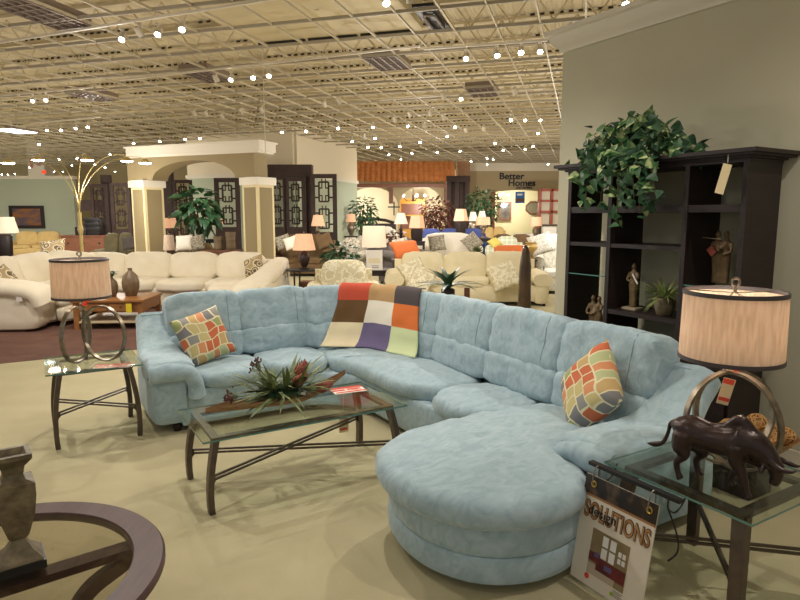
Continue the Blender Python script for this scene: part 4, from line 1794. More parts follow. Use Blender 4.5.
FAROFF = [(195, 116), (207, 117), (243, 114), (223, 119), (262, 113), (425, 128), (395, 122), (410, 117), (430, 116), (330, 139), (365, 139), (466, 132), (484, 131), (444, 120)]


def hangrod(p):
    pass


ps, po = make_spot(True), make_spot(False)
first = {True: ps, False: po}
used = {True: False, False: False}


def put_spot(px, py, lit, lab, group=None, z=4.19):
    p = atz(px, py, z) + Vector((0, .0, .03))
    src = first[lit]
    rz = R(rnd.uniform(-18, 18))
    if not used[lit]:
        used[lit] = True
        src.location = p
        src.rotation_euler = (0, 0, rz)
        src['label'] = lab
        if group:
            src['group'] = group
        return src
    r = dup(src, p, rz, lab, group)
    if not group and 'group' in r.keys():
        del r['group']
    return r


for q in LITS:
    put_spot(q[0], q[1], True, q[2])
for q in OFFS:
    put_spot(q[0], q[1], False, q[2])
for q in FAR:
    put_spot(q[0], q[1], True, 'small lit ceiling spotlight far back over the showroom', 'distant lit spotlights')
for q in FAROFF:
    put_spot(q[0], q[1], False, 'small unlit ceiling spotlight far back over the showroom', 'distant unlit spotlights')
for (px, py, Y, lab) in ((263, 70, 13.0, 'thin white rod hanging from the ceiling before the air duct'),):
    p = at(px, py, Y)
    b = MB()
    b.cyl((0, 0, -.0), (0, 0, 5.8 - (3.0)), .010, seg=6)
    o = obj('ceiling_rod', b, M_can, None, (p.x, p.y, 3.0))
    tag(o, lab, 'rod')

# ================================================================== far walls
w = MB()
w.b2(-34, 18, 38.6, 38.8, 0, 6)
struct('wall_back', w, M_tanwall)
YG = 27.5
xg = at(75, 215, YG).x
w = MB()
w.b2(-34, xg, YG, YG + .25, 0, 3.32)
struct('wall_left', w, M_green)
w = MB()
w.b2(-34, xg + .04, YG - .06, YG + .3, 3.32, 3.46)
struct('trim_2', w, M_trim)
# column with red signs
c_ = at(36, 167, 34)
w = MB()
w.b2(c_.x - .45, c_.x + .45, 34, 34.9, 0, 5.8)
struct('wall_column', w, M_trim)
for (px, py, dx_, dz_, lab) in ((31, 163, .16, .5, 'red vertical sign on the white column, beside the other'), (39, 163, .16, .3, 'short red sign on the white column near its corner')):
    p = at(px, py, 33.98)
    b = MB()
    b.box((0, 0, 0), (dx_, .02, dz_))
    tag(obj('wall_sign', b, M_redpaper, None, p), lab, 'sign')
p = at(44, 172, 33)
b = MB()
b.box((0, 0, 0), (.2, .08, .16))
tag(obj('exit_sign', b, emitmat('red exit glow', (1, .08, .03), 1.2), None, p), 'glowing red exit sign hanging beside the white column', 'sign')

# painting on the green wall
p = at(27, 217, YG - .06)
t = thing('painting', 'landscape painting in a dark frame on the pale green wall', 'painting', p)
b = MB()
W2, H2 = .76, .50
for (x0, x1, z0, z1) in ((-W2, W2, H2 - .13, H2), (-W2, W2, -H2, -H2 + .13), (-W2, -W2 + .13, -H2 + .13, H2 - .13), (W2 - .13, W2, -H2 + .13, H2 - .13)):
    b.b2(x0, x1, -.05, .05, z0, z1)
obj('frame', b, M_espresso, t)
b = MB()
b.b2(-W2 + .1, W2 - .1, -.01, .04, -H2 + .1, H2 - .1)
obj('canvas', b, mat('painted landscape', srgb(150, 96, 48), .6, var=srgb(92, 76, 84), scale=1.6, stretch=(1, 1, 3), lo=.4, hi=.6), t)

# ------------------------------------------------------------------ generic furniture
LEGM = M_espresso


def sofa_(name, label, loc, rz, w, d, h, m, n=3, arm=.22, armh=.62, cat='sofa', group=None, rolled=True, res=5, skirt=False, wr=.01):
    t = thing(name, label, cat, loc, rz, group)
    b = MB()
    b.cush((0, .02, .24), (w - arm * .6, d - .06, .34), k=9, n=3)
    b.b2(-w / 2 + arm * .5, w / 2 - arm * .5, d / 2 - .2, d / 2 - .02, .1, h - .12)
    obj('base', b, m, t)
    iw = (w - 2 * arm) / n
    for i in range(n):
        x = -w / 2 + arm + iw * (i + .5)
        b = MB()
        b.cush((x, -.06, .44), (iw * 1.02, d * .78, .2), k=5, n=res, wr=wr, seed=i)
        obj('seat_cushion', b, m, t)
        b = MB()
        b.cush((x, d / 2 - .28, .44 + (h - .44) * .52), (iw * 1.04, .28, (h - .42) * 1.08), rot=(R(-12), 0, 0), k=4, n=res, wr=wr, seed=i + 4)
        obj('back_cushion', b, m, t)
    for sx in (-1, 1):
        b = MB()
        b.cush((sx * (w / 2 - arm / 2), -.0, armh / 2 - .02), (arm * .9, d * .97, armh - .1), k=8, n=4)
        if rolled:
            b.sweep([(sx * (w / 2 - arm / 2), -d / 2 + .0, armh - .1), (sx * (w / 2 - arm / 2), d / 2 - .1, armh - .06)], (arm * 1.25, .24), (1, 0, 0), k=2.4, seg=14)
        obj('arm', b, m, t)
    for sx in (-1, 1):
        for sy in (-1, 1):
            b = MB()
            b.cyl((sx * (w / 2 - .1), sy * (d / 2 - .1), .0), (sx * (w / 2 - .1), sy * (d / 2 - .1), .1), .025, .035, seg=8)
            obj('leg', b, LEGM, t)
    return t


def lamp_(label, px, ytop, ysb, ybase, Y, wb, wt, sm, bm_, base='urn', group=None, sq=False):
    """table lamp surveyed at distance Y: rows of the shade's top, its bottom and the foot; widths in pixels"""
    zt, zb, z0 = at(px, ytop, Y).z, at(px, ysb, Y).z, at(px, ybase, Y).z
    k_ = Y / FPX
    rb, rt_ = wb * k_ / 2, wt * k_ / 2
    t = thing('table_lamp', label, 'lamp', (at(px, (ytop + ysb) / 2, Y).x, Y, z0), R(20) if sq else 0, group)
    zt -= z0
    zb -= z0
    hb = zb
    b = MB()
    if base == 'urn':
        b.lathe([(.09, 0), (.09, .02), (.05, .04), (hb * .24, hb * .35), (hb * .30, hb * .6), (hb * .2, hb * .85), (.03, hb * .95), (.015, hb), (.012, zt)], (0, 0, 0), 18)
    elif base == 'block':
        b.lathe([(.14, 0), (.15, .02), (.17, hb * .85), (.14, hb * .95), (.02, hb * .97), (.012, zt)], (0, 0, 0), 18)
    else:
        b.lathe([(.1, 0), (.1, .02), (.03, .05), (.03, hb * .3), (.06, hb * .4), (.03, hb * .5), (.055, hb * .65), (.025, hb * .8), (.015, hb), (.012, zt)], (0, 0, 0), 16)
    obj('base', b, bm_, t)
    b = MB()
    sg_ = 4 if sq else 28
    b.lathe([(rb, zb), (rt_, zt), (rt_ - .006, zt), (rb - .006, zb)], (0, 0, 0), sg_, cap=False)
    s_ = obj('shade', b, sm, t, smooth=25)
    b = MB()
    b.lathe([(.004, zt - .01), (.012, zt + .03), (.003, zt + .05)], (0, 0, 0), 8)
    obj('finial', b, M_nickel, t)
    return t


def slab_table(name, label, x, y, z, w, d, m, cat='table', rz=0):
    t = thing(name, label, cat, (x, y, 0), rz)
    b = MB()
    b.b2(-w / 2, w / 2, -d / 2, d / 2, z - .035, z)
    obj('top', b, m, t)
    b = MB()
    b.b2(-w / 2 + .03, w / 2 - .03, -d / 2 + .03, d / 2 - .03, z - .12, z - .035)
    obj('apron', b, m, t)
    for sx in (-1, 1):
        for sy in (-1, 1):
            b = MB()
            b.box((sx * (w / 2 - .05), sy * (d / 2 - .05), (z - .035) / 2), (.055, .055, z - .035))
            obj('leg', b, m, t)
    return t


def tree_(name, label, x, y, z0, h, rx, m, ptop=.5, n=420, L=.13, pot=True, cat='tree', seed=1, stems=3, rz_=None, leafz=.35):
    t = thing(name, label, cat, (x, y, z0))
    rn = random.Random(seed)
    if pot:
        b = MB()
        b.lathe([(.13, 0), (.2, .3), (.2, .34), (.16, .34), (.15, .28)], (0, 0, 0), 18)
        obj('pot', b, M_stone, t)
    b = MB()
    for k_ in range(stems):
        b.tube(curve_pts([(0, 0, .25 if pot else 0), (rn.gauss(0, .06), rn.gauss(0, .06), h * .4), (rn.gauss(0, rx * .4), rn.gauss(0, rx * .4), h * .85)], 5), .018, 6)
    obj('trunk', b, M_stem, t)
    b = MB()
    for k_ in range(n):
        while True:
            p = Vector((rn.uniform(-1, 1), rn.uniform(-1, 1), rn.uniform(-1, 1)))
            if p.length < 1 and p.length > .25:
                break
        zc = h * (leafz + (1 - leafz) / 2)
        q = Vector((p.x * rx, p.y * rx, zc + p.z * h * (1 - leafz) / 2))
        b.leaf(q, (p.x + rn.gauss(0, .4), p.y + rn.gauss(0, .4), p.z * .5 - .2), L * rn.uniform(.7, 1.2), L * .5, up=(rn.gauss(0, .4), rn.gauss(0, .4), 1), droop=.4)
    obj('leaves', b, m, t)
    return t


def lattice(label, xl, xr, yt, yb, Y, rz=0, motifs=2, name='lattice_screen', z0=None):
    a, b_ = at(xl, (yt + yb) / 2, Y), at(xr, (yt + yb) / 2, Y)
    zt = at((xl + xr) / 2, yt, Y).z
    zb = at((xl + xr) / 2, yb, Y).z
    w = (b_.x - a.x) / max(.3, math.cos(rz))
    t = thing(name, label, 'screen', ((a.x + b_.x) / 2, Y, 0), rz)
    fr = .13 if w > .6 else .09
    b = MB()
    for sx in (-1, 1):
        b.b2(sx * (w / 2 - fr / 2) - fr / 2, sx * (w / 2 - fr / 2) + fr / 2, -.04, .04, 0, zt)
    b.b2(-w / 2 + fr, w / 2 - fr, -.04, .04, zt - fr, zt)
    b.b2(-w / 2 + fr, w / 2 - fr, -.04, .04, 0, zb)
    obj('frame', b, M_lattice, t, smooth=0)
    b = MB()
    iw, ih = w - 2 * fr, zt - fr - zb
    s_ = .05
    for q in range(motifs):
        zc = zb + ih * (q + .5) / motifs
        hw, hh = iw * .27, ih / motifs * .36
        for sx in (-1, 1):
            b.b2(sx * hw - s_ / 2, sx * hw + s_ / 2, -.02, .02, zc - hh, zc + hh)
            b.b2(sx * hw * .38 - s_ * .3, sx * hw * .38 + s_ * .3, -.02, .02, zc - hh, zc - hh * .35)
            b.b2(sx * hw * .38 - s_ * .3, sx * hw * .38 + s_ * .3, -.02, .02, zc + hh * .35, zc + hh * 1.35)
            b.b2(sx * hw * .38, sx * hw, -.02, .02, zc + hh * .33, zc + hh * .33 + s_ * .7)
            b.b2(sx * hw * .38, sx * hw, -.02, .02, zc - hh * .33 - s_ * .7, zc - hh * .33)
            b.b2(sx * hw, sx * iw / 2, -.02, .02, zc + hh * .5, zc + hh * .5 + s_)
            b.b2(sx * hw, sx * iw / 2, -.02, .02, zc - hh * .5 - s_, zc - hh * .5)
            b.b2(-hw, hw, -.02, .02, zc + sx * hh - s_ / 2, zc + sx * hh + s_ / 2)
    obj('fretwork', b, M_lattice, t, smooth=0)
    return t


# ================================================================== cream sectional group
cs = thing('cream_sectional', 'large cream sectional sofa around the oak coffee table on the brown carpet', 'sofa', (-4.2, 11, 0))
ox, oy = -4.2, 11.0


def cpart(nm, c, dd, rot=None, k=4.5, n=9, wr=.02, seed=0.0, par=cs):
    b = MB()
    b.cush((c[0] - ox, c[1] - oy, c[2]), dd, rot=rot, k=k, n=n, wr=wr, wf=4, seed=seed)
    return obj(nm, b, M_creamup, par)


cpart('base', (-4.4, 11.75, .22), (3.9, 1.3, .40), k=9, wr=.005)
cpart('back_frame', (-4.3, 12.35, .45), (4.1, .25, .8), k=9, wr=.005)
for i in range(4):
    cpart('seat_cushion', (-5.95 + i * .9 + .1, 11.5, .42), (.93, 1.05, .22), seed=i)
    cpart('back_cushion', (-5.95 + i * .9 + .1, 12.08, .71), (.95, .42, .56), rot=(R(-12), 0, 0), seed=i + 7)
cpart('footrest', (-2.98, 10.75, .36), (.75, .8, .3), seed=31)
cpart('arm', (-2.42, 11.2, .3), (.34, 2.3, .56), k=7, wr=.006)
b = MB()
pp = curve_pts([(-2.42 - ox, 12.35 - oy, .76), (-2.42 - ox, 11.8 - oy, .72), (-2.45 - ox, 11.1 - oy, .60), (-2.52 - ox, 10.4 - oy, .52), (-2.56 - ox, 10.05 - oy, .46), (-2.56 - ox, 9.98 - oy, .34)], 5)
b.sweep(pp, [(.34 + .12 * min(1, q / 8), .24) for q in range(len(pp))], (1, 0, 0), k=2.6, seg=18)
obj('arm_pad', b, M_creamup, cs)
# wing with its arm toward the camera
cpart('base', (-6.05, 10.2, .25), (1.45, 2.3, .40), k=9, wr=.006)
cpart('back_frame', (-6.85, 10.2, .45), (.3, 2.8, .86), k=9, wr=.006)
for i in range(2):
    cpart('seat_cushion', (-5.95, 9.75 + i * .95, .47), (1.25, .98, .2), seed=i + 3)
    cpart('footrest', (-5.26, 9.75 + i * .95, .38), (.20, .95, .17), k=3.4, seed=i + 13, wr=.008)
    cpart('footrest', (-5.24, 9.75 + i * .95, .19), (.18, .95, .26), k=4.5, seed=i + 15, wr=.008)
    cpart('back_cushion', (-6.5, 9.65 + i * 1.0, .74), (.5, 1.05, .60), rot=(0, R(-14), 0), seed=i + 23)
cpart('back_cushion', (-6.35, 11.75, .73), (.7, .9, .56), rot=(R(-8), R(-10), R(-40)), seed=27)
cpart('arm', (-6.05, 9.02, .31), (1.45, .42, .58), k=7, wr=.006, seed=2)
b = MB()
pp = curve_pts([(-6.9 - ox, 9.0 - oy, .86), (-6.5 - ox, 9.0 - oy, .74), (-6.0 - ox, 9.0 - oy, .66), (-5.6 - ox, 9.0 - oy, .62), (-5.36 - ox, 9.0 - oy, .56), (-5.29 - ox, 9.02 - oy, .42)], 5)
b.sweep(pp, [(.40 + .12 * min(1, q / 10), .26) for q in range(len(pp))], (0, 1, 0), k=2.6, seg=18)
obj('arm_pad', b, M_creamup, cs)
b = MB()
q = at(17, 296, 8.72)
b.box((q.x - ox, 8.765 - oy, q.z), (.09, .004, .17))
obj('price_tag', b, M_paper, cs)
b = MB()
q = at(78, 0, 0.1)
b.cyl((-2.36 - ox, 10.05 - oy, .36), (-2.34 - ox, 10.04 - oy, .36), .04, seg=14)
obj('recliner_knob', b, M_dark, cs)
pillow('circle-print pillow in the wing of the cream sectional', M_circles, (-6.15, 9.42, .74), orient((.75, -.3, .5), 20), .40, .15, 6)
pillow('circle-print pillow against the arm of the cream sectional', M_circles, (-2.82, 11.75, .74), orient((-.35, -.8, .5), 25), .42, .15, 8)
pillow('print pillow on the dark seat behind the wing of the cream sectional', M_circles, at(53, 250, 14.2), orient((.1, -.8, .5), 10), .55, .16, 9)

# oak coffee table with vases
cx_, cy_ = -4.42, 9.5
t = thing('oak_coffee_table', 'honey oak coffee table with drawers and lower shelf before the cream sectional', 'coffee table', (cx_, cy_, 0), R(4))
W2, D2 = .50, .44
b = MB()
b.b2(-W2 - .03, W2 + .03, -D2 - .03, D2 + .03, .415, .45, bev=.006)
obj('top', b, M_oak, t)
b = MB()
b.b2(-W2, W2, -D2 + .01, D2 - .01, .27, .415)
obj('apron', b, M_oak, t)
b = MB()
b.b2(-W2, W2, -D2, D2, .1, .125)
obj('shelf', b, mat('pale shelf board', srgb(206, 186, 150), .5), t)
for sx in (-1, 1):
    for sy in (-1, 1):
        b = MB()
        b.box((sx * (W2 - .03), sy * (D2 - .03), .21), (.07, .07, .42))
        obj('leg', b, M_oak, t)
for k_ in (-1, 1):
    b = MB()
    b.b2(k_ * .19 - .17, k_ * .19 + .17, -D2 - .005, -D2 + .012, .285, .40)
    dr_ = obj('drawer', b, M_oak, t)
    b = MB()
    b.lathe([(.006, 0), (.014, .012), (.008, .022)], (0, 0, 0), 10, M=Matrix.Translation((k_ * .19, -D2 - .005, .345)) @ Matrix.Rotation(R(90), 4, 'X'))
    obj('knob', b, M_bronze, dr_)
b = MB()
b.box((.32, -D2 - .035, .33), (.085, .003, .14))
obj('price_tag', b, M_yellow, t)


def gourd(label, x, y, z, r, h, neck):
    m = MB()
    prof = [(r * .5, 0), (r * .62, .01), (r * .95, h * .28), (r, h * .5), (r * .85, h * .72), (r * .4, h * .86), (r * neck, h * .92), (r * neck * 1.2, h)]
    seg = 48
    m.lathe(prof, (0, 0, 0), seg)
    v2 = []
    for v in m.v:
        a = math.atan2(v[1], v[0])
        k_ = 1 + .05 * math.cos(a * 12)
        v2.append((v[0] * k_, v[1] * k_, v[2]))
    m.v = v2
    tag(obj('vase', m, mat('ribbed brown glaze', srgb(102, 82, 60), .4, var=srgb(122, 100, 74), scale=9), None, (x, y, z)), label, 'vase')


gourd('taller ribbed brown gourd vase on the oak coffee table', -4.24, 9.55, .45, .125, .44, .22)
gourd('shorter ribbed brown gourd vase on the oak coffee table by the lampshade', -4.50, 9.45, .45, .095, .33, .3)
sp_ = thing('leafy_sprig', 'small green sprig standing in the shorter gourd vase', 'plant', (-4.50, 9.45, .76))
b = MB()
rn = random.Random(21)
for k_ in range(34):
    a = rn.uniform(0, 2 * PI)
    b.leaf((rn.gauss(0, .03), rn.gauss(0, .03), rn.uniform(.01, .06)), (math.cos(a), math.sin(a), rn.uniform(.1, 1)), .09, .045, droop=.3)
obj('leaves', b, M_leaf, sp_)
b = MB()
b.tube([(0, 0, -.05), (0, 0, .05)], .006, 6)
obj('stem', b, M_stem, sp_)

# ------------------------------------------------------------------ arc lamp
ab = at(82, 250, 13.0)
t = thing('arc_floor_lamp', 'brass arc floor lamp with five drooping lit heads behind the cream sectional', 'lamp', (ab.x, 13.0, 0))
M_brass = mat('pale brass', srgb(196, 174, 112), .5, metal=.4)
b = MB()
b.lathe([(.2, 0), (.2, .03), (.03, .05)], (0, 0, 0), 24)
obj('base', b, M_brass, t)
b = MB()
b.cyl((0, 0, .04), (0, 0, 1.78), .035, seg=12)
b.lathe([(.035, 1.3), (.06, 1.42), (.035, 1.5)], (0, 0, 0), 12)
obj('pole', b, M_brass, t)
for (hx_, hy_, dy) in ((8, 163, -.2), (38, 160, .4), (87, 160, -.3), (127, 161, .3), (145, 163, -.2)):
    hp = at(hx_, hy_, 13.0 + dy) - Vector((ab.x, 13.0, 0))
    top_ = hp + Vector((0, 0, .07))
    b = MB()
    pts = []
    zr = (top_.z + .06) - 1.72
    for q in range(23):
        th_ = R(102) * q / 22
        fx = (1 - math.cos(th_)) / (1 - math.cos(R(102)))
        pts.append((top_.x * fx, top_.y * fx, 1.72 + zr * math.sin(th_) if q < 22 else top_.z))
    b.tube(pts, .008, 6)
    a_ = obj('arm', b, M_brass, t)
    b = MB()
    b.lathe([(.02, .08), (.05, .07), (.11, .02), (.13, 0), (.12, .0), (.05, .05)], hp, 20, cap=False)
    obj('head', b, M_brass, a_)
    b = MB()
    b.lathe([(.0001, -.03), (.09, -.022), (.125, -.002)], hp, 18, cap=False)
    obj('diffuser', b, emitmat('lit arc head', (1, .93, .8), 22), a_)

# ------------------------------------------------------------------ far left furniture
sofa_('tan_sofa', 'tan three-seat sofa below the landscape painting', Vector((at(36, 245, 25.6).x, 25.6, 0)), 0, 2.2, .95, 1.03, M_tan, 2)
sofa_('dark_bench_sofa', 'dark taupe seat standing behind the wing of the cream sectional', Vector((at(50, 250, 14.6).x, 14.6, 0)), 0, 1.1, .7, .86, M_greyup, 1)
sofa_('olive_loveseat', 'olive loveseat beside the brown desk, before the lattice screens', Vector((at(117, 240, 19.5).x, 19.5, 0)), 0, 1.3, .9, 1.12, M_oliveup, 2)
pillow('dark pillow on the olive loveseat', M_greyup, at(129, 243, 18.95), orient((0, -.9, .4), 15), .45, .15, 3)
lx = at(3, 240, 14)
lamp_('white-shaded lamp with tall dark base at the far edge by the tan sofa', 3, 217, 233, 259, 14, 27, 20, M_shadewhite, M_espresso, 'block')
slab_table('end_table', 'small dark end table under the white lamp behind the cream wing', lx.x, 14, at(3, 259, 14).z, .6, .6, M_espresso)
# desk and machine
dx_ = at(91, 245, 22)
t = thing('brown_desk', 'brown wood reception desk behind the cream sectional', 'desk', (dx_.x, 22, 0))
b = MB()
b.b2(-.85, .85, -.4, .4, 0, .98)
obj('body', b, M_cocoa, t)
b = MB()
b.b2(-.88, .88, -.43, .43, .98, 1.02)
obj('top', b, M_cocoa, t)
for k_ in range(3):
    b = MB()
    b.lathe([(.0001, 0), (.035, 0), (.035, .01), (.0001, .01)], (0, 0, 0), 12, cap=False, M=Matrix.Translation((-.6 + .55 * k_, -.4, .75)) @ Matrix.Rotation(R(90), 4, 'X'))
    obj('grommet', b, M_black, t)
t = thing('desk_printer', 'black office machine with upright trays on the brown desk', 'printer', (at(90, 228, 21.9).x, 21.9, 1.02))
b = MB()
b.b2(-.42, -.02, -.25, .25, 0, .3, bev=.02)
obj('body', b, M_dark, t)
b = MB()
b.b2(-.08, .42, -.2, .2, 0, .62, bev=.03)
obj('cabinet', b, M_dark, t)
b = MB()
for k_ in range(3):
    b.b2(-.1, .46, -.24, -.18, .18 + .16 * k_, .28 + .16 * k_, bev=.01)
obj('tray', b, M_black, t)
lattice('lattice screen beside the desk, farther from the pavilion column', 91, 109, 184, 229, 23)
lattice('lattice screen between the desk and the pavilion column', 111, 131, 183, 229, 22.6)
t = thing('screen_post', 'dark wooden screen post rising behind the brown desk', 'post', (at(108, 210, 23.4).x, 23.4, 0))
b = MB()
b.b2(-.16, .16, -.12, .12, 0, at(108, 175, 23.4).z)
obj('post', b, M_lattice, t)
b = MB()
b.b2(-1.0, -.16, -.06, .06, 1.9, 2.3)
obj('rail', b, M_lattice, t)

# ------------------------------------------------------------------ the arched pavilion
PL, PR = at(149, 220, 15.2), at(259, 220, 14.0)
pv = thing('archway', 'beige arched pavilion with white crown and two panelled columns', 'archway', ((PL.x + PR.x) / 2, (PL.y + PR.y) / 2, 0))
po_ = Vector(((PL.x + PR.x) / 2, (PL.y + PR.y) / 2, 0))
M_pav = mat('khaki pavilion paint', srgb(146, 130, 94), .8)
M_pavl = mat('cream column paint', srgb(222, 206, 160), .7)
pd_ = (PR - PL)
pd_.z = 0
pang = math.atan2(pd_.y, pd_.x)
pL = pd_.length
zc = 2.55
for (P_, hw) in ((PL, .31), (PR, .29)):
    b = MB()
    c0 = P_ - po_
    rot = (0, 0, R(56))
    b.box((c0.x, c0.y, (zc - .16) / 2), (hw * 1.7, hw * 1.7, zc - .16), rot=rot)
    col_ = obj('column', b, M_pavl, pv)
    b = MB()
    for q in range(4):
        a = R(56) + q * PI / 2
        n_ = Vector((math.cos(a), math.sin(a), 0))
        b.box((c0.x + n_.x * hw * .85, c0.y + n_.y * hw * .85, 1.28), (.012, hw * 1.28, 2.1), rot=(0, 0, a))
    obj('panel', b, M_pav, col_)
    b = MB()
    b.box((c0.x, c0.y, zc - .08), (hw * 2.0, hw * 2.0, .17), rot=rot)
    obj('capital', b, M_trim, col_)
b = MB()
zt = 3.10
nseg = 24
x0, x1 = -pL / 2 - .34, pL / 2 + .09
oh = pL / 2 - .42
vs, fs = [], []
pts = [(x0, zc), (-oh, zc)] + [(-oh * math.cos(PI * q / nseg), zc + .42 * math.sin(PI * q / nseg)) for q in range(1, nseg)] + [(oh, zc), (x1, zc)]
for yy in (-.26, .26):
    for (x, z) in pts:
        vs.append((x, yy, z))
    for (x, z) in pts:
        vs.append((x, yy, zt))
n = len(pts)
for s_ in (0, 2 * n):
    for i in range(n - 1):
        fs.append((s_ + i, s_ + i + 1, s_ + n + i + 1, s_ + n + i))
for i in range(n - 1):
    fs.append((i, i + 1, 2 * n + i + 1, 2 * n + i))
    fs.append((n + i, n + i + 1, 3 * n + i + 1, 3 * n + i))
fs += [(0, n, 3 * n, 2 * n), (n - 1, 2 * n - 1, 4 * n - 1, 3 * n - 1)]
MPV = Matrix.Rotation(pang, 4, 'Z')
b.add(vs, fs, M=MPV)
obj('beam', b, M_pav, pv, smooth=20)
b = MB()
for e, z0, z1 in ((.03, 3.08, 3.12), (.07, 3.12, 3.30), (.10, 3.30, 3.34)):
    b.box(MPV @ Vector((0, 0, (z0 + z1) / 2)), (x1 - x0 + 2 * e, .52 + 2 * e, z1 - z0), rot=(0, 0, pang))
obj('crown', b, M_trim, pv)

# white/green partition beyond the pavilion
WC, WE = at(295, 190, 21), at(355, 190, 26.0)
w0 = at(190, 190, 22.5)
zt_, zg = 4.6, at(330, 178, 23).z
for (a, b_, nm) in ((w0, WC, 'wall_partition'), (WC, WE, 'wall_partition_side')):
    dv = b_ - a
    dv.z = 0
    ang = math.atan2(dv.y, dv.x)
    ctr = (a + b_) / 2
    m = MB()
    m.box((ctr.x, ctr.y, (zg + zt_) / 2), (dv.length, .2, zt_ - zg), rot=(0, 0, ang))
    struct(nm + '_upper', m, M_cream)
    m = MB()
    m.box((ctr.x, ctr.y, zg / 2), (dv.length, .2, zg), rot=(0, 0, ang))
    struct(nm + '_lower', m, M_green)
    m = MB()
    m.box((ctr.x, ctr.y, zg), (dv.length + .1, .3, .12), rot=(0, 0, ang))
    struct('trim_3' if nm == 'wall_partition' else 'trim_4', m, M_trim)

lattice('lattice screen seen through the arch, beside the leafy tree', 174, 193, 180, 238, 18.6)
lattice('lattice screen seen through the arch, next to the nearer column', 215, 240, 178, 227, 19)
t = thing('screen_post', 'dark wooden post seen through the arch by the far column', 'post', (at(167, 200, 18.9).x, 18.9, 0))
b = MB()
b.b2(-.2, .2, -.12, .12, 0, at(167, 170, 18.9).z)
obj('post', b, M_lattice, t)
b = MB()
b.b2(-.28, .28, -.2, .2, 0, .25)
obj('foot', b, M_lattice, t)
lattice('lattice screen right behind the nearer pavilion column', 268, 286, 177, 227, 19.6)
lattice('lattice screen beneath the dark header over the brown sofa', 285, 306, 177, 227, 19.6)
t = thing('screen_header', 'dark wooden header box with post over the lattice screens', 'screen', (at(290, 170, 19.9).x, 19.9, 0))
b = MB()
b.b2(-.85, .72, -.2, .2, at(290, 177, 19.9).z, at(290, 165, 19.9).z)
obj('header', b, M_lattice, t)
for x_ in (.52, -.7):
    b = MB()
    b.b2(x_ - .14, x_ + .2 if x_ > 0 else x_ + .14, -.12, .2, 0, at(290, 177, 19.9).z)
    obj('post', b, M_lattice, t)
lattice('lattice screen standing at the end of the partition above the orange-shaded lamp', 311, 337, 174, 232, 19.2)

# plants and furniture behind the arch
fp = at(200, 232, 16.6)
tree_('potted_tree', 'broad-leaved green tree standing inside the arched pavilion', fp.x, 16.6, 0, at(196, 187, 16.6).z, .50, M_leaf, n=150, L=.36, seed=4, leafz=.5)
sofa_('wood_trim_sofa', 'brown settee with light pillows seen under the arch', Vector((at(190, 245, 16.0).x - .1, 15.7, 0)), 0, 1.9, .85, .98, M_brownup, 2)
pillow('silver pillow on the brown settee under the arch', M_whiteup, at(184, 243, 15.15), orient((0, -.9, .4), 5), .42, .15, 5)
pillow('patterned pillow on the brown settee under the arch', M_greydamask, at(196, 243, 15.2), orient((0.1, -.9, .4), 12), .42, .15, 6)
lamp_('glowing cream-shaded lamp beside the far pavilion column, the taller of two', 169, 218, 228, 238, 17.2, 16, 13, M_shadewarm, M_bronze, 'stick')
slab_table('console_table', 'dark console table under the glowing lamps behind the pavilion column', at(169, 240, 17.2).x, 17.2, at(169, 238, 17.2).z, .7, .4, M_espresso)
lamp_('beige-shaded lamp below the glowing one, close to the far pavilion column', 169, 235, 250, 262, 14.6, 12, 9, M_shade, M_bronze, 'stick')
slab_table('end_table', 'small end table under the beige lamp behind the far column', at(169, 262, 14.6).x, 14.6, at(169, 262, 14.6).z, .5, .4, M_espresso)
cz = at(225, 250, 14.9)
slab_table('console_table', 'wooden console table with two brown cylinder vases under the arch', at(222, 250, 15.0).x, 15.0, at(222, 250, 15.0).z, .95, .4, M_cocoa)
for (px, lab, hh) in ((219, 'shorter banded brown cylinder vase under the arch', .33), (231, 'taller banded brown cylinder vase next to the near column', .44)):
    p = at(px, 250, 15.0)
    m = MB()
    m.lathe([(.10, 0), (.115, .02), (.11, hh * .5), (.125, hh), (.1, hh), (.09, .04)], (0, 0, 0), 20)
    tag(obj('vase', m, mat('banded brown vase', srgb(92, 76, 56), .6, var=srgb(128, 108, 80), scale=4, stretch=(.3, .3, 8)), None, p), lab, 'vase')
lamp_('orange-shaded lamp seen under the arch by the nearer column', 219, 214, 224, 239, 19.6, 12, 8, M_shadewarm, M_nickel, 'stick')
slab_table('console_table', 'dark console table under the orange-shaded lamp inside the arch', at(219, 239, 19.6).x, 19.6 + .0, at(219, 239, 19.6).z, .8, .4, M_espresso)

# brown sofa group
sofa_('brown_sofa', 'chocolate brown sofa with mixed pillows below the dark header', Vector((at(303, 250, 17.6).x, 17.6, 0)), R(-6), 2.0, .95, 1.12, M_brownup, 2, arm=.28, armh=.78)
for (px, py, m_, lab, s_) in ((276, 243, M_greyup, 'grey pillow at the far end of the brown sofa', .36), (283, 242, M_greydamask, 'patterned grey pillow on the brown sofa', .42), (291, 243, M_whiteup, 'pale round-cornered pillow on the brown sofa', .38), (324, 241, M_brownup, 'brown pillow with pale patch against the brown sofa arm', .46)):
    pillow(lab, m_, at(px, py, 17.2 if px in (276, 324) else (17.03 if px == 283 else 16.86)), orient((0, -.9, .4), 20), s_, .12, px)
lamp_('orange-shaded lamp with stacked glass base above the brown sofa arm', 318, 215, 226, 240, 18.4, 14, 9, M_shadewarm, M_nickel, 'stick')
slab_table('end_table', 'dark end table under the orange lamp beside the brown sofa', at(318, 240, 18.4).x + .05, 18.45, at(318, 240, 18.4).z, .6, .5, M_espresso)
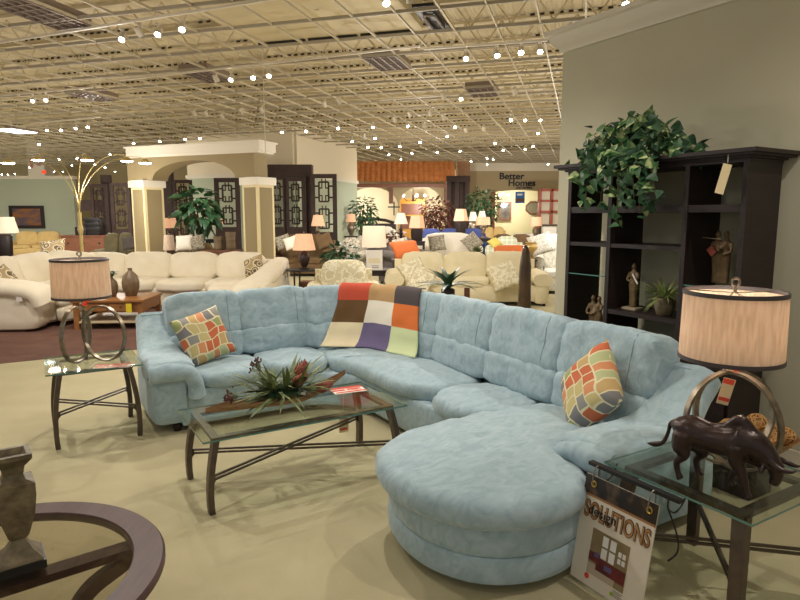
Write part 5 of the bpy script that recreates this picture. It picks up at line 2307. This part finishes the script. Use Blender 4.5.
# round side table with vase lamp
p = at(303, 269, 12)
t = thing('round_side_table', 'round dark side table carrying the pink-shaded lamp', 'table', (p.x, 12, 0))
b = MB()
b.lathe([(.0, p.z - .03), (.33, p.z - .03), (.34, p.z - .015), (.33, p.z), (0, p.z)], (0, 0, 0), 32, cap=False)
obj('top', b, M_dark, t)
for k_ in range(3):
    b = MB()
    a = k_ * 2.1 + .4
    b.cyl((.25 * math.cos(a), .25 * math.sin(a), 0), (.25 * math.cos(a), .25 * math.sin(a), p.z - .03), .018, seg=8)
    obj('leg', b, M_dark, t)
b = MB()
b.lathe([(.0, .2), (.25, .2), (.25, .22), (0, .22)], (0, 0, 0), 24, cap=False)
obj('shelf', b, M_dark, t)
lamp_('pink-shaded lamp with dark vase base on the round side table', 304, 234, 250, 269, 12, 23, 16, M_shadewarm, M_cast, 'urn')
m = MB()
m.b2(-.25, .25, -.2, .2, 0, .34, bev=.01)
tag(obj('storage_box', m, M_cocoa, None, (at(312, 285, 12.8).x, 12.8, 0)), 'brown wooden box on the floor behind the round side table', 'box')

# damask chairs
sofa_('damask_armchair', 'cream damask swivel armchair right behind the blue sofa corner', Vector((at(344, 280, 9.4).x, 9.4, 0)), R(6), 1.12, .9, .98, M_damask, 1, arm=.22, armh=.62, cat='armchair', res=8)
sofa_('grey_armchair', 'grey patterned armchair between the brown sofa and the white drum lamp', Vector((at(349, 255, 15.2).x, 15.2, 0)), R(-15), .85, .85, 1.12, M_greydamask, 1, arm=.18, armh=.8, cat='armchair')
lp = at(374, 270, 13)
lamp_('white drum-shade lamp with dark base behind the damask armchair', 374, 226, 247, 269, 13, 25, 22, M_shadewhite, M_espresso, 'block')
slab_table('end_table', 'dark end table under the white drum lamp', lp.x, 13, at(374, 269, 13).z, .7, .7, M_espresso)
pc_ = at(375, 272, 12.75)
m = MB()
m.box((0, 0, .17), (.33, .006, .42), rot=(R(-8), 0, 0))
m2 = thing('price_sign', 'white price card with sofa picture in front of the white drum lamp', 'sign', (lp.x + .02, 12.72, at(374, 269, 13).z))
b = MB()
b.box((0, 0, .2), (.34, .008, .44))
obj('card', b, M_paper, m2)
b = MB()
b.box((0, -.006, .2), (.24, .004, .1))
obj('picture', b, M_sand, m2)
b = MB()
for k_ in range(2):
    b.box((.02, -.006, .09 - .035 * k_), (.14, .003, .012))
obj('print', b, mat('card print', srgb(110, 100, 96), .6), m2)
fe = at(354, 262, 13.4)
tree_('fern', 'leafy green fern with pink blooms beside the white drum lamp', fe.x - .22, 12.7, .0, at(352, 243, 12.7).z, .34, M_leaf, n=200, L=.17, seed=6, cat='plant', leafz=.45)

# sand sofa with damask pillows, console with palm and obelisk
sofa_('sand_sofa', 'sand coloured three-seat sofa with damask pillows behind the blue sofa', Vector((at(466, 280, 11.9).x, 11.9, 0)), 0, 3.1, 1.0, .96, M_sand, 3, arm=.3, armh=.6, res=9, wr=.02)
pillow('damask pillow at the palm end of the sand sofa', M_damask, at(414, 272, 11.5), orient((.1, -.85, .5), 25), .52, .17, 3)
pillow('second damask pillow overlapping the first on the sand sofa', M_damask, at(421, 281, 11.2), orient((.0, -.85, .5), 65), .44, .12, 13)
pillow('damask pillow at the obelisk end of the sand sofa', M_damask, at(504, 276, 11.4), orient((-.1, -.85, .5), 20), .55, .17, 4)
zs_ = at(452, 314, 7.5).z
slab_table('sofa_table', 'dark sofa table standing directly behind the blue sofa', at(485, 290, 7.55).x, 7.55, zs_, 1.35, .32, M_espresso)
p = at(448, 292, 7.5)
t = thing('palm_plant', 'dark spiky palm plant in a small pot behind the blue sofa', 'plant', (p.x, 7.5, zs_))
b = MB()
b.lathe([(.09, 0), (.08, .1), (.085, .31), (.07, .32), (.06, .3)], (0, 0, 0), 18)
obj('pot', b, M_espresso, t)
b = MB()
for k_ in range(16):
    a = 2 * PI * k_ / 16 + .2
    el = .55 if k_ % 2 else 1.15
    b.leaf((0, 0, .32), (math.cos(a) * math.cos(el), math.sin(a) * math.cos(el), math.sin(el)), .48 if k_ % 2 else .36, .085, droop=.55)
b.lathe([(.02, .30), (.05, .36), (.055, .46), (.02, .50)], (0, 0, 0), 10)
obj('leaves', b, M_leafdark, t)
p = at(467, 294, 7.45)
m = MB()
m.lathe([(.035, 0), (.035, .33), (.03, .33), (.03, .3)], (0, 0, 0), 16)
tag(obj('candle_cup', m, M_cocoa, None, (p.x, 7.45, zs_)), 'small brown cup beside the palm plant behind the blue sofa', 'cup')
p = at(524, 312, 7.5)
m = MB()
zh = at(524, 245, 7.5).z - zs_
m.lathe([(.085, 0), (.085, .02), (.082, .05), (.07, zh * .7), (.05, zh * .9), (.028, zh * .98), (.008, zh)], (0, 0, 0), 20)
tag(obj('obelisk', m, mat('polished brown ceramic', srgb(92, 70, 42), .25, var=srgb(66, 50, 34), scale=4), None, (p.x, 7.5, zs_)), 'tall tapering brown ceramic obelisk behind the blue sofa', 'ornament')

# middle distance
sofa_('grey_chaise', 'dark grey sweeping armchair behind the sand sofa', Vector((at(408, 255, 15.4).x, 15.4, 0)), R(35), 1.25, 1.0, 1.08, M_greyup, 1, cat='armchair', armh=.8)
pillow('pale leaf-print pillow on the dark grey armchair', M_greydamask, at(402, 246, 14.9), orient((.3, -.85, .4), 12), .42, .15, 7)
pillow('orange pillow lying behind the sand sofa near the palm', M_orangeup, at(406, 250, 13.1), orient((.1, -.5, .8), 5), .62, .2, 7)
pillow('orange pillow lying behind the sand sofa near the obelisk', M_orangeup, at(509, 253, 13.1), orient((-.1, -.3, .9), 5), .7, .2, 8)
slab_table('console_table', 'low dark console behind the sand sofa holding the orange pillows', at(463, 262, 13.2).x, 13.2, at(463, 258, 13.2).z - .02, 3.1, .55, M_greyup)
sofa_('white_tufted_sofa', 'white tufted sofa in the middle distance below the warm square lamp', Vector((at(449, 245, 18).x, 18, 0)), 0, 1.85, .9, 1.16, M_whiteup, 1, armh=.85, arm=.2)
pillow('grey-green pillow at one end of the white tufted sofa', M_greydamask, at(437, 243, 17.5), orient((0, -.9, .4), 8), .48, .15, 7)
pillow('grey-green pillow at the plaid chair end of the white tufted sofa', M_greydamask, at(472, 242, 17.55), orient((0, -.9, .4), 38), .5, .15, 17)
M_plaid = plaidmat('plaid cloth', srgb(226, 226, 206), srgb(178, 186, 158), srgb(204, 206, 176), 2.6)
sofa_('plaid_armchair', 'green and white plaid armchair behind the sand sofa', Vector((at(507, 250, 15.6).x, 15.6, 0)), R(-8), 1.05, .9, 1.14, M_plaid, 1, cat='armchair', armh=.9, arm=.25)
pillow('yellow cloth pillow on the plaid armchair', mat('yellow cloth', srgb(208, 190, 96), .9), at(495, 243, 15.35), orient((.1, -.7, .7), 30), .3, .12, 3)
sofa_('floral_armchair', 'white floral armchair at the edge of the sage wall', Vector((at(555, 262, 13.6).x, 13.6, 0)), R(-12), .95, .9, 1.25, M_floral, 1, cat='armchair', armh=.8)
pillow('white floral pillow standing above the floral armchair', M_floral, at(541, 244, 13.2), orient((-.2, -.8, .5), 20), .5, .16, 5)
sofa_('blue_sofa', 'cobalt blue sofa in the distance before the red-leaved tree', Vector((at(452, 235, 22).x, 22, 0)), 0, 2.7, .9, 1.2, M_blueup, 3, armh=.9)
sofa_('pale_settee', 'pale settee in the distance beside the white drum lamp', Vector((at(384, 240, 25.8).x, 26.2, 0)), 0, 1.5, .9, 1.1, M_whiteup, 2)

for (px, y0, y1, y2, Y, wb, wt, sm, bm_, bs, sq, lab) in (
        (351, 214, 222, 236, 21, 10, 8, M_shadewarm, M_nickel, 'urn', False, 'beige-shaded lamp at the end of the green partition wall'),
        (401, 213, 224, 240, 16.9, 14, 7, M_shadewhite, M_espresso, 'stick', False, 'pleated cream cone-shaded lamp before the arches'),
        (417, 216, 228, 241, 16.6, 17, 13, M_shadewarm, M_espresso, 'block', True, 'tan-shaded lamp with block base next to the pleated one'),
        (461, 209, 221, 234, 19.6, 16, 11, M_shadewarm, M_espresso, 'block', True, 'warm square-shaded lamp over the white tufted sofa'),
        (473, 212, 221, 236, 23.6, 9, 5, M_shadewhite, M_nickel, 'urn', False, 'small white-shaded lamp, nearer the warm square lamp of two alike'),
        (482, 211, 220, 236, 23.6, 9, 5, M_shadewhite, M_nickel, 'urn', False, 'small white-shaded lamp, nearer the green tree of two alike'),
        (483, 217, 225, 238, 19.6, 15, 13, M_shadewarm, M_nickel, 'stick', False, 'pinkish drum-shaded lamp before the two small white lamps'),
        (536, 217, 226, 238, 24, 12, 10, M_shadewarm, M_nickel, 'urn', False, 'glowing drum-shaded lamp near the framed print by the sage wall')):
    lamp_(lab, px, y0, y1, y2, Y, wb, wt, sm, bm_, bs, sq=sq)
    p = at(px, y2, Y)
    slab_table('lamp_table', 'dark side table beneath the ' + lab.replace('small ', '').split(' of two')[0], p.x, Y, p.z, .3 if Y > 23 else .46, .3, M_espresso)

M_redleaf = mat('burgundy leaf', srgb(86, 38, 36), .5, var=srgb(110, 66, 44), scale=9)
q = at(437, 225, 23)
tree_('red_tree', 'burgundy-leaved tree before the second tile-roofed arch', q.x, 23, 0, at(437, 197, 23).z, .66, M_redleaf, n=620, L=.17, seed=8, leafz=.45)
q = at(482, 225, 25)
tree_('green_tree', 'rounded dark green tree beside the brick pillar', q.x, 25, 0, at(482, 187, 25).z, .66, M_leaf, n=460, L=.19, seed=9, leafz=.45)
q = at(364, 220, 25)
tree_('green_tree', 'green tree at the end of the white partition wall', q.x, 24.6, 0, at(364, 196, 24.6).z, .55, M_leaf, n=360, L=.2, seed=10, leafz=.4)
q = at(397, 240, 19)
tree_('red_plant', 'low burgundy plant beside the dark grey armchair', at(397, 240, 18.6).x, 18.6, 0, at(397, 230, 18.6).z, .35, M_redleaf, n=160, L=.2, seed=12, cat='plant', leafz=.5)

ctz = at(463, 258, 13.2).z - .02
q = at(478, 250, 13.2)
t = thing('small_potted_plant', 'small leafy plant in a brown pot on the console behind the sand sofa', 'plant', (q.x, 13.2, ctz))
b = MB()
b.lathe([(.06, 0), (.09, .08), (.08, .12), (.06, .12)], (0, 0, 0), 16)
obj('pot', b, M_cast, t)
b = MB()
rn = random.Random(31)
for k_ in range(60):
    a = rn.uniform(0, 2 * PI)
    el = rn.uniform(.1, 1.4)
    b.leaf((0, 0, .11), (math.cos(a) * math.cos(el), math.sin(a) * math.cos(el), math.sin(el)), rn.uniform(.14, .24), .07, droop=.4)
obj('leaves', b, M_olive, t)
q = at(531, 250, 13.2)
m = MB()
m.lathe([(.10, 0), (.10, .02), (.05, .05), (.16, .2), (.17, .26), (.1, .33), (.13, .36), (.09, .36)], (0, 0, 0), 22)
tag(obj('ceramic_urn', m, mat('ochre ceramic', srgb(196, 164, 96), .4), None, (q.x, 13.2, ctz)), 'ochre ceramic urn on the console behind the sand sofa near the sage wall', 'urn')

# ------------------------------------------------------------------ tile-roofed building
TY = 30.0
xl, xr = at(340, 210, TY).x, at(453, 210, TY).x
M_stucco = mat('cream stucco', srgb(182, 166, 130), .9)


def arch_wall(name, x0, x1, zt, holes, y, th, m):
    b = MB()
    xs = [x0]
    for (xc, hw, zs, rise) in holes:
        xs += [xc - hw, xc + hw]
    xs.append(x1)
    for i in range(0, len(xs), 2):
        b.b2(xs[i], xs[i + 1], y, y + th, 0, zt)
    for (xc, hw, zs, rise) in holes:
        ng = 18
        for q in range(ng):
            a0, a1 = PI * q / ng, PI * (q + 1) / ng
            xa, xb = xc - hw * math.cos(a0), xc - hw * math.cos(a1)
            za, zb = zs + rise * math.sin(a0), zs + rise * math.sin(a1)
            v8 = [(xa, y, za), (xb, y, zb), (xb, y, zt), (xa, y, zt), (xa, y + th, za), (xb, y + th, zb), (xb, y + th, zt), (xa, y + th, zt)]
            b.add(v8, [(0, 1, 2, 3), (7, 6, 5, 4), (0, 4, 5, 1)])
    return struct(name, b, m, smooth=0)


a1 = at(372, 205, TY)
a2 = at(421, 205, TY)
zsp = at(400, 206, TY).z
hole = [(a1.x, 1.27, zsp, .9), (a2.x, 1.05, zsp, .95)]
arch_wall('wall_stucco', xl, xr, 3.9, hole, TY, .3, M_stucco)
w = MB()
w.b2(xl - 1, xr + .6, TY + 3.9, TY + 4.0, 0, 4.2)
struct('wall_alcove', w, mat('alcove cream paint', srgb(240, 230, 198), .9))
rf = MB()
ez, rz_ = at(400, 183, TY - .7).z, at(400, 162.5, TY + .4).z
nx, nyr = 132, 6
vs, fs = [], []
W_ = xr - xl + .1
for r_ in range(nyr):
    for half in (0, 1):
        t_ = (r_ + half) / nyr
        yy = TY - .7 + 1.1 * t_
        zz = ez + (rz_ - ez) * t_ + (.022 if half == 0 else .0)
        for i in range(nx + 1):
            x = xl - .05 + W_ * i / nx
            vs.append((x, yy, zz + .09 * abs(math.sin(PI * i / 6))))
for r_ in range(nyr * 2 - 1):
    for i in range(nx):
        a = r_ * (nx + 1) + i
        fs.append((a, a + 1, a + nx + 2, a + nx + 1))
rf.add(vs, fs)
t = thing('tile_roof', 'terracotta barrel-tile roof over the two stucco arches', 'roof', (0, 0, 0))
obj('tiles', rf, M_terra, t, smooth=50)
b = MB()
b.b2(xl - .05, xr + .05, TY - .66, TY - .50, ez - .2, ez - .03)
obj('fascia', b, M_cocoa, t)
for px in (391, 446):
    x = at(px, 190, TY).x
    b = MB()
    b.b2(x - .1, x + .1, TY - .55, TY - .02, ez - .34, ez - .2)
    b.b2(x - .1, x + .1, TY - .16, TY - .01, ez - .95, ez - .34)
    obj('bracket', b, M_cocoa, t)
# furniture inside the arches
t = thing('bed', 'bed with dark headboard and white bedding in the first stucco arch', 'bed', (at(374, 235, 28).x, 28, 0))
b = MB()
b.b2(-1.0, 1.0, .95, 1.05, 0, 1.35)
b.tube([(-1.0, 1.0, 1.35), (-.5, 1.0, 1.5), (0, 1.0, 1.56), (.5, 1.0, 1.5), (1.0, 1.0, 1.35)], .07, 8)
obj('headboard', b, M_espresso, t)
b = MB()
b.cush((0, 0, .5), (1.9, 1.9, .6), k=7, n=6)
obj('mattress', b, M_whiteup, t)
for x_ in (-.45, .45):
    b = MB()
    b.cush((x_, .72, .98), (.8, .25, .5), rot=(R(-20), 0, 0), k=3.5, n=6)
    obj('pillow', b, M_whiteup, t)
hx_ = at(412, 215, 32)
t = thing('yellow_hutch', 'golden wood hutch seen through the second stucco arch', 'cabinet', (hx_.x, 33, 0))
b = MB()
M_gold = mat('golden wood', srgb(186, 132, 46), .5)
for x_ in (-.62, .62):
    b.b2(x_ - .06, x_ + .06, -.2, .2, 0, 2.5)
b.b2(-.68, .68, -.22, .22, 2.35, 2.6)
b.b2(-.62, .62, -.2, .2, 0, 1.0)
b.b2(-.62, .62, -.2, .2, 1.7, 1.76)
obj('case', b, M_gold, t)
b = MB()
b.b2(-.56, .56, .15, .2, 1.0, 2.35)
obj('back', b, M_cocoa, t)


def chandelier(label, px, py, Y, r_, n_):
    p = at(px, py, Y)
    t = thing('chandelier', label, 'chandelier', p)
    b = MB()
    b.cyl((0, 0, .1), (0, 0, 3.6 - p.z if p.z < 3.4 else .3), .015, seg=6)
    b.lathe([(.02, -.25), (.06, -.15), (.03, .1)], (0, 0, 0), 10)
    obj('stem', b, M_bronze, t)
    for k_ in range(n_):
        a = 2 * PI * k_ / n_
        e = Vector((r_ * math.cos(a), r_ * math.sin(a), 0))
        b = MB()
        b.tube(curve_pts([(0, 0, -.15), e * .6 + Vector((0, 0, -.2)), e + Vector((0, 0, -.02))], 5), .012, 5)
        a_ = obj('arm', b, M_bronze, t)
        b = MB()
        b.lathe([(.01, 0), (.065, .05), (.07, .09), (.03, .14)], e, 10)
        obj('bulb', b, emitmat('chandelier bulb', (1, .88, .7), 10), a_)


chandelier('lit chandelier hanging in the second stucco arch', 413, 197, 31.5, .6, 5)
chandelier('lit chandelier hanging in the lettered archway beside the green tree', 498, 196, 33.5, .55, 5)
m = MB()
p = at(394, 207, 29.9)
m.b2(-.3, .3, -.04, .02, -.03, .03)
m.b2(-.03, .03, -.04, .02, -.4, .25)
tag(obj('iron_wall_cross', m, M_black, None, (p.x, TY - .03, p.z)), 'dark wall ornament between the two stucco arches', 'ornament')

# dark slatted cabinet pavilion and brick pillar
p = at(458, 210, 26)
t = thing('dark_pavilion', 'tall dark slatted wood frame before the brick pillar', 'screen', (p.x, 26, 0), R(-8))
zt2 = at(458, 176, 26).z
for x_ in (-.38, -.05, .38):
    b = MB()
    b.b2(x_ - .09, x_ + .09, -.09, .09, 0, zt2 - .2)
    obj('post', b, M_lattice, t)
b = MB()
b.b2(-.5, .5, -.15, .3, zt2 - .25, zt2)
obj('header', b, M_lattice, t)
b = MB()
b.b2(-.38, .38, .12, .18, 0, zt2 - .25)
obj('panel', b, M_lattice, t)
xb0, xb1 = at(457, 200, 31).x, at(470, 200, 31).x
w = MB()
w.b2(xb0, xb1, 31, 31.9, 0, 4.5)
M_brick, nt, bs = newmat('brown brick')
bk = N(nt, 'ShaderNodeTexBrick')
bk.inputs['Scale'].default_value = 5
bk.inputs['Color1'].default_value = c4(srgb(128, 88, 62))
bk.inputs['Color2'].default_value = c4(srgb(150, 112, 80))
bk.inputs['Mortar'].default_value = c4(srgb(170, 150, 120))
tc = N(nt, 'ShaderNodeTexCoord')
mp = N(nt, 'ShaderNodeMapping')
mp.inputs['Rotation'].default_value = (R(90), 0, 0)
nt.links.new(tc.outputs['Object'], mp.inputs['Vector'])
nt.links.new(mp.outputs['Vector'], bk.inputs['Vector'])
nt.links.new(bk.outputs['Color'], bs.inputs['Base Color'])
bs.inputs['Roughness'].default_value = .9
struct('wall_brick_pillar', w, M_brick)

# lettered wall with archway
BY = 32.0
xl2, xr2 = at(470, 200, BY).x, 16.0
hx0, hx1 = at(493, 200, BY).x, at(546, 200, BY).x
arch_wall('wall_lettered', xl2, xr2, at(510, 171, BY).z, [((hx0 + hx1) / 2, (hx1 - hx0) / 2, at(515, 194, BY).z, .2)], BY, .35, mat('taupe wall paint', srgb(176, 160, 126), .85))
w = MB()
w.b2(xl2, xr2, BY - .08, BY + .35, at(510, 171, BY).z, at(510, 163, BY).z)
struct('trim_5', w, M_trim)
w = MB()
w.b2(hx0 - 2, hx1 + 3, BY + 3.6, BY + 3.7, 0, 4.2)
struct('wall_alcove_far', w, mat('pale straw paint', srgb(228, 220, 176), .9))
for (txt, px, py, hpx, sx_, nm) in (('Better', 499, 179.2, 6.2, 1.08, 'better'), ('Homes', 508, 185.9, 6.2, 1.05, 'homes'), ('and Gardens', 516, 188.6, 2.3, .95, 'gardens')):
    p = at(px, py, BY - .02)
    t = thing('wall_lettering', {'better': 'dark letters reading Better on the taupe wall, upper line', 'homes': 'dark letters reading Homes on the taupe wall, second line', 'gardens': 'tiny dark letters reading and Gardens on the taupe wall'}[nm], 'lettering', p)
    k_ = BY / FPX
    lettering('letters', txt, hpx * k_ * 1.42, .03, M_black, t, MT, sx=sx_, bold=.009 if hpx > 5 else .003)
bs_ = at(520, 197.5, BY - .05)
t = thing('blue_banner', 'blue and brown banner in the lettered archway', 'banner', bs_)  # flat sign panel set in the archway opening, nothing suspends it
b = MB()
b.b2(-.24, .24, -.01, .01, -.29, .29)
obj('panel', b, mat('banner blue', srgb(40, 110, 190), .6), t)
b = MB()
b.b2(-.24, .24, -.016, -.01, -.22, -.04)
obj('brown_band', b, mat('banner brown', srgb(110, 74, 56), .6), t)
b = MB()
b.b2(-.15, .12, -.016, -.01, .1, .2)
obj('white_print', b, M_paper, t)
t = thing('red_cabinet', 'red-framed glass cabinet in the lettered archway by the sage wall', 'cabinet', (at(551, 210, 29).x, 29, 0))
b = MB()
M_redwood = mat('red brown wood', srgb(150, 66, 40), .5)
for x_ in (-.55, 0, .55):
    b.b2(x_ - .05, x_ + .05, -.2, .2, 0, 2.95)
for z_ in (.05, 1.0, 1.9, 2.4, 2.9):
    b.b2(-.55, .55, -.2, .2, z_ - .05, z_ + .05)
obj('frame', b, M_redwood, t)
b = MB()
b.b2(-.5, .5, .1, .14, .1, 2.85)
obj('panes', b, mat('pale cabinet glass', srgb(214, 206, 180), .2), t)
w = MB()
w.b2(-.09, .09, -.1, .1, 0, 2.9)
tag(obj('red_post', w, M_redwood, None, (at(493, 205, 31.6).x, 31.6, 0)), 'red wood post at the edge of the lettered archway', 'post')
t = thing('draped_table', 'round table draped in grey cloth inside the lettered archway', 'table', (at(528, 225, 27).x, 27, 0))
b = MB()
b.lathe([(.75, 0), (.72, .3), (.62, .88), (.6, .92), (.0, .93)], (0, 0, 0), 40, cap=False)
v2 = []
for v in b.v:
    a = math.atan2(v[1], v[0])
    k_ = 1 + .05 * math.cos(a * 14) * (1 - v[2] / .95)
    v2.append((v[0] * k_, v[1] * k_, v[2]))
b.v = v2
obj('cloth', b, mat('grey silk cloth', srgb(168, 160, 150), .45), t)
t = thing('framed_print', 'framed print leaning by the red cabinet near the sage wall', 'picture', (at(549, 225, 24).x, 24, .78))
b = MB()
for (x0, x1, z0, z1) in ((-.38, .38, .52, .6), (-.38, .38, 0, .08), (-.38, -.3, .08, .52), (.3, .38, .08, .52)):
    b.b2(x0, x1, -.03, .03, z0, z1)
obj('frame', b, M_bronze, t)
b = MB()
b.b2(-.3, .3, -.01, .02, .08, .52)
obj('print', b, M_paper, t)
slab_table('console_table', 'dark console holding the framed print near the sage wall', at(549, 225, 24).x, 24, .78, 1.0, .4, M_espresso)
t = thing('wall_mirror', 'dark-framed mirror on the far wall of the lettered archway', 'mirror', (at(505, 211, 35.4).x, 35.4, at(505, 211, 35.4).z))
b = MB()
for (x0, x1, z0, z1) in ((-.36, .36, .42, .52), (-.36, .36, -.52, -.42), (-.36, -.26, -.42, .42), (.26, .36, -.42, .42)):
    b.b2(x0, x1, -.04, .04, z0, z1)
obj('frame', b, M_cocoa, t)
b = MB()
b.b2(-.26, .26, -.01, .03, -.42, .42)
obj('glass', b, mat('mirror glass', (.6, .62, .58), .08, metal=.9), t)
t = thing('wall_mirror', 'eight-sided dark mirror on the far wall above the draped table', 'mirror', (at(533, 208, 35.4).x, 35.4, at(533, 208, 35.4).z))
b = MB()
b.tube([(.42 * math.cos(PI / 8 + PI * k_ / 4), 0, .36 * math.sin(PI / 8 + PI * k_ / 4)) for k_ in range(8)], .05, 6, closed=True)
obj('frame', b, M_cocoa, t)
b = MB()
b.lathe([(.0001, 0), (.42, 0), (.42, .01), (.0001, .01)], (0, 0, 0), 8, cap=False, M=MT @ Matrix.Rotation(PI / 8, 4, 'Z'))
obj('glass', b, mat('mirror glass', (.6, .62, .58), .08, metal=.9), t)
sofa_('cream_settee', 'cream settee in the distance inside the lettered archway', Vector((at(496, 235, 28).x, 28.6, 0)), 0, 1.4, .9, 1.15, M_tan, 2)
sofa_('brown_settee', 'brown settee in the distance behind the plaid armchair', Vector((at(516, 240, 20).x, 20.5, 0)), 0, 1.7, .9, 1.05, M_brownup, 2)
# ================================================================== light and camera
wd = bpy.data.worlds.new('showroom ambience')
SC.world = wd
wd.use_nodes = True
bg = wd.node_tree.nodes['Background']
bg.inputs['Color'].default_value = (1.0, .95, .88, 1)
bg.inputs['Strength'].default_value = .42
WARM = (1, .93, .84)
LK = .66
for i, (p, tgt, pw) in enumerate((
        ((-3.2, 1.2, 4.2), (-1.2, 3.8, .2), 60),
        ((.6, 0.4, 4.2), (.3, 3.2, .3), 50),
        ((2.4, 2.2, 4.2), (1.5, 3.0, .3), 230),
        ((-3.6, 5.6, 4.2), (-1.6, 4.6, .4), 380),
        ((-.6, 4.4, 4.2), (.2, 5.0, .4), 280),
        ((-2.6, 8.2, 4.2), (-1.0, 5.6, .5), 360),
        ((1.8, 7.0, 4.2), (1.0, 4.2, .5), 420),
        ((-6.4, 6.0, 4.2), (-5.4, 9.5, .4), 420),
        ((-3.6, 8.0, 4.2), (-3.8, 11.2, .4), 420),
        ((.6, 9.0, 4.2), (.8, 11.8, .5), 430),
        ((-.6, 13.0, 4.2), (-.2, 15.8, .2), 500),
        ((3.4, 13.5, 4.2), (3.2, 16.6, .2), 430),
        ((-4.2, 14.5, 4.2), (-4.5, 17, .2), 560),
        ((-9.0, 14.0, 4.2), (-9.6, 17.3, .2), 640),
        ((-13, 18.0, 4.2), (-14.2, 21, .2), 900),
        ((4.0, 22.0, 4.2), (4.4, 25, .2), 950),
        ((.8, 22.0, 4.2), (0, 25, .2), 950))):
    spot_light('track_light_beam', p, tgt, pw * LK, WARM, 100, .05, .7)

for (x, y, z, pw) in ((-9, 9, 2.2, 60), (-4, 7.6, 2.4, 45), (.6, 9.0, 2.3, 50), (-12, 15, 2.2, 100), (-6.5, 13.6, 2.2, 80), (-.5, 14.4, 2.2, 80), (4.2, 12.6, 2.2, 80), (-16, 22, 2.2, 130), (-10, 20.5, 2.2, 105), (.6, 19, 2.2, 105), (4.5, 18.5, 2.2, 110), (1.5, 26.5, 2.3, 120), (6.5, 25.5, 2.3, 120), (-5, 29, 2.2, 120), (-2.0, 32, 2.2, 80), (1.2, 32, 2.2, 80), (6.2, 34, 2.4, 110), (-20, 30, 2.4, 120)):
    point_light('showroom_fill', (x, y, z), pw * 1.7, (1, .94, .86), .12)  # added fill points without fixtures, brightening the ceiling and background

cam = bpy.data.cameras.new('camera')
cam.sensor_width = 36
cam.lens = 36 * FPX / 800
cam.clip_end = 200
co = bpy.data.objects.new('camera', cam)
COL.objects.link(co)
co.location = (0, 0, EYE)
co.rotation_euler = (PI / 2 - PITCH, 0, 0)
SC.camera = co
SC.view_settings.view_transform = 'Standard'
SC.view_settings.look = 'None'
SC.view_settings.exposure = 0.0
SC.view_settings.gamma = 1.0
SC.view_settings.use_curve_mapping = False
